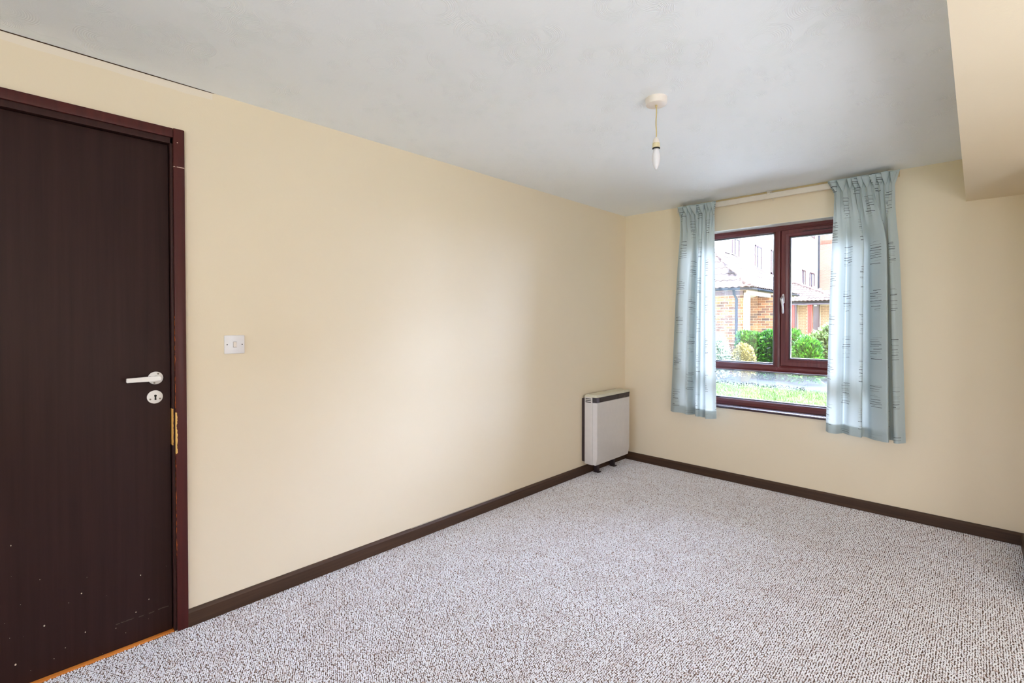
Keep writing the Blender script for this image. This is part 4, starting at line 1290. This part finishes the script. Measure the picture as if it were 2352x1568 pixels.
# ---- far garage block
gb = empty('garage_block'); tag(gb, 'low buff brick garage block with red boards and tiled roof', 'building')
GY = 25.5
bm = bmesh.new(); box(bm, (-7.25, GY, GZ), (-4.45, GY + 0.2, 2.15)); part('wall', bm, M['mortar'], gb)
for x0, x1, mt in ((-6.02, -5.66, 'brick_pale'), (-5.13, -4.45, 'brick_pale'), (-7.2, -6.45, 'brick_pale')):
    brick_wall(gb, x0, x1, GY, 0.6, 2.08, M[mt], False)
for x0, x1 in ((-6.42, -6.16), (-5.63, -5.43)):
    w = (x1 - x0) / 3
    for k in range(3):
        bm = bmesh.new(); box(bm, (x0 + k * w, GY - 0.08, 0.2), (x0 + (k + 1) * w - 0.008, GY - 0.02, 2.10), 0.004); part('red_board', bm, M['redwood'], gb)
bm = bmesh.new(); box(bm, (-6.155, GY - 0.12, 0.2), (-6.06, GY - 0.01, 2.1)); part('brown_post', bm, M['brownwood'], gb)
bm = bmesh.new(); box(bm, (-5.41, GY - 0.04, 0.2), (-5.16, GY - 0.01, 2.1)); part('dark_door', bm, M['heater_dark'], gb)
bm = bmesh.new(); box(bm, (-5.235, GY - 0.09, 0.2), (-5.18, GY - 0.02, 2.1)); part('door_post', bm, M['brownwood'], gb)
bm = bmesh.new(); box(bm, (-5.37, GY - 0.12, 2.0), (-5.25, GY - 0.04, 2.05), 0.01); part('wall_lamp', bm, M['plastic'], gb)
bm = bmesh.new(); box(bm, (-7.25, 25.22, 2.06), (-4.25, 25.26, 2.16)); part('fascia', bm, plain('grey_fascia', srgb(80, 72, 86), 0.6), gb)
gutter(gb, (-7.25, 25.15, 2.20), (-4.2, 25.15, 2.20), 0.07)
gz0 = 2.22; gt = 0.40
bm = bmesh.new()
v0 = [bm.verts.new(p) for p in ((-7.28, 25.1, gz0 - 0.03), (-4.2, 25.1, gz0 - 0.03), (-6.6, 27.5, gz0 + 2.4 * gt - 0.03), (-7.28, 27.5, gz0 + 2.4 * gt - 0.03), (-4.2, 29.9, gz0 - 0.03), (-7.28, 29.9, gz0 - 0.03))]
bm.faces.new((v0[0], v0[1], v0[2], v0[3])); bm.faces.new((v0[1], v0[4], v0[2])); bm.faces.new((v0[3], v0[2], v0[4], v0[5]))
part('roof_deck', bm, M['tile'], gb)
gl_ = math.hypot(2.4, 2.4 * gt); gf = 2.4 / gl_
slope(gb, Vector((-7.28, 25.1, gz0)), Vector((1, 0, 0)), Vector((0, 2.4, 2.4 * gt)).normalized(),
      lambda u, v: u > 0 and u < 3.08 - v * gf + 0.12 and v < gl_ - 0.05)
hip_caps(gb, (-4.2, 25.1, gz0 + 0.02), (-6.6, 27.5, gz0 + 2.4 * gt + 0.03), 0.10)
hip_caps(gb, (-6.6, 27.5, gz0 + 2.4 * gt + 0.03), (-7.28, 27.5, gz0 + 2.4 * gt + 0.03), 0.10)

# ---- three storey block
ab = empty('apartment_building'); tag(ab, 'tall cream rendered apartment building with dark narrow windows and brick end', 'building')
AX = -7.3
bm = bmesh.new(); box(bm, (AX - 8, 18.3, GZ), (AX, 36, 9.5)); part('rendered_wall', bm, M['render'], ab)
bt = NT('far_brickwork', 0.95)
br = bt.n.new('ShaderNodeTexBrick'); mp = bt.mapping(bt.comb(bt.sep(bt.pos())[0], bt.sep(bt.pos())[2], 0.0), (1, 1, 1)); bt.l.new(mp, br.inputs['Vector'])
br.inputs['Color1'].default_value = srgb(96, 62, 48); br.inputs['Color2'].default_value = srgb(112, 76, 58); br.inputs['Mortar'].default_value = srgb(140, 122, 104)
br.inputs['Scale'].default_value = 1.0; br.inputs['Brick Width'].default_value = 0.225; br.inputs['Row Height'].default_value = 0.075; br.inputs['Mortar Size'].default_value = 0.008
bt.l.new(br.outputs['Color'], bt.b.inputs['Base Color'])
bm = bmesh.new(); box(bm, (AX - 0.02, 35.8, GZ), (AX + 24, 37.5, 9.5)); part('brick_wall', bm, bt.m, ab)
nb = 26
for k in range(nb):
    x = AX + 0.10 + k * 0.085
    bm = bmesh.new(); box(bm, (x, 35.78, 6.22), (x + 0.055, 35.82, 6.44)); part('brick', bm, M['redwood'] if False else plain('soldier_brick', srgb(150, 60, 40), 0.9) if k == 0 else bpy.data.materials['soldier_brick'], ab)
bm = bmesh.new(); tube(bm, [(AX + 0.06, 35.4, GZ), (AX + 0.06, 35.4, 9.0)], 0.05, 8); part('downpipe', bm, M['gutter'], ab)
jb = plain('brick_window_jamb', srgb(130, 90, 70), 0.9)
for y0, y1, z0, z1 in ((20.6, 21.42, 3.55, 4.77), (23.40, 24.30, 3.62, 4.77), (25.76, 26.6, 3.62, 4.80), (31.55, 32.25, 2.9, 4.29), (33.3, 34.4, 2.9, 4.27),
                       (33.3, 34.4, 6.40, 7.7), (28.0, 28.9, 3.6, 4.78), (23.4, 24.3, 6.4, 7.7), (28.0, 28.9, 6.4, 7.7)):
    bm = bmesh.new()
    # recessed looking frame: four bars and a mullion standing in a brick jamb
    w = 0.07
    for a, b in (((AX, y0, z0), (AX + 0.05, y0 + w, z1)), ((AX, y1 - w, z0), (AX + 0.05, y1, z1)), ((AX, y0, z1 - w), (AX + 0.05, y1, z1)), ((AX, y0, z0), (AX + 0.05, y1, z0 + w)),
                 ((AX, y0 + (y1 - y0) * 0.36, z0), (AX + 0.05, y0 + (y1 - y0) * 0.36 + w, z1))):
        box(bm, a, b)
    wf = part('window', bm, M['brownwood'], ab)
    bm = bmesh.new(); box(bm, (AX, y0 + w, z0 + w), (AX + 0.02, y1 - w, z1 - w)); link('pane', bm, M['far_glass'], wf)
    bm = bmesh.new(); box(bm, (AX, y1, z0), (AX + 0.03, y1 + 0.2, z1)); link('brick_jamb', bm, jb, wf)
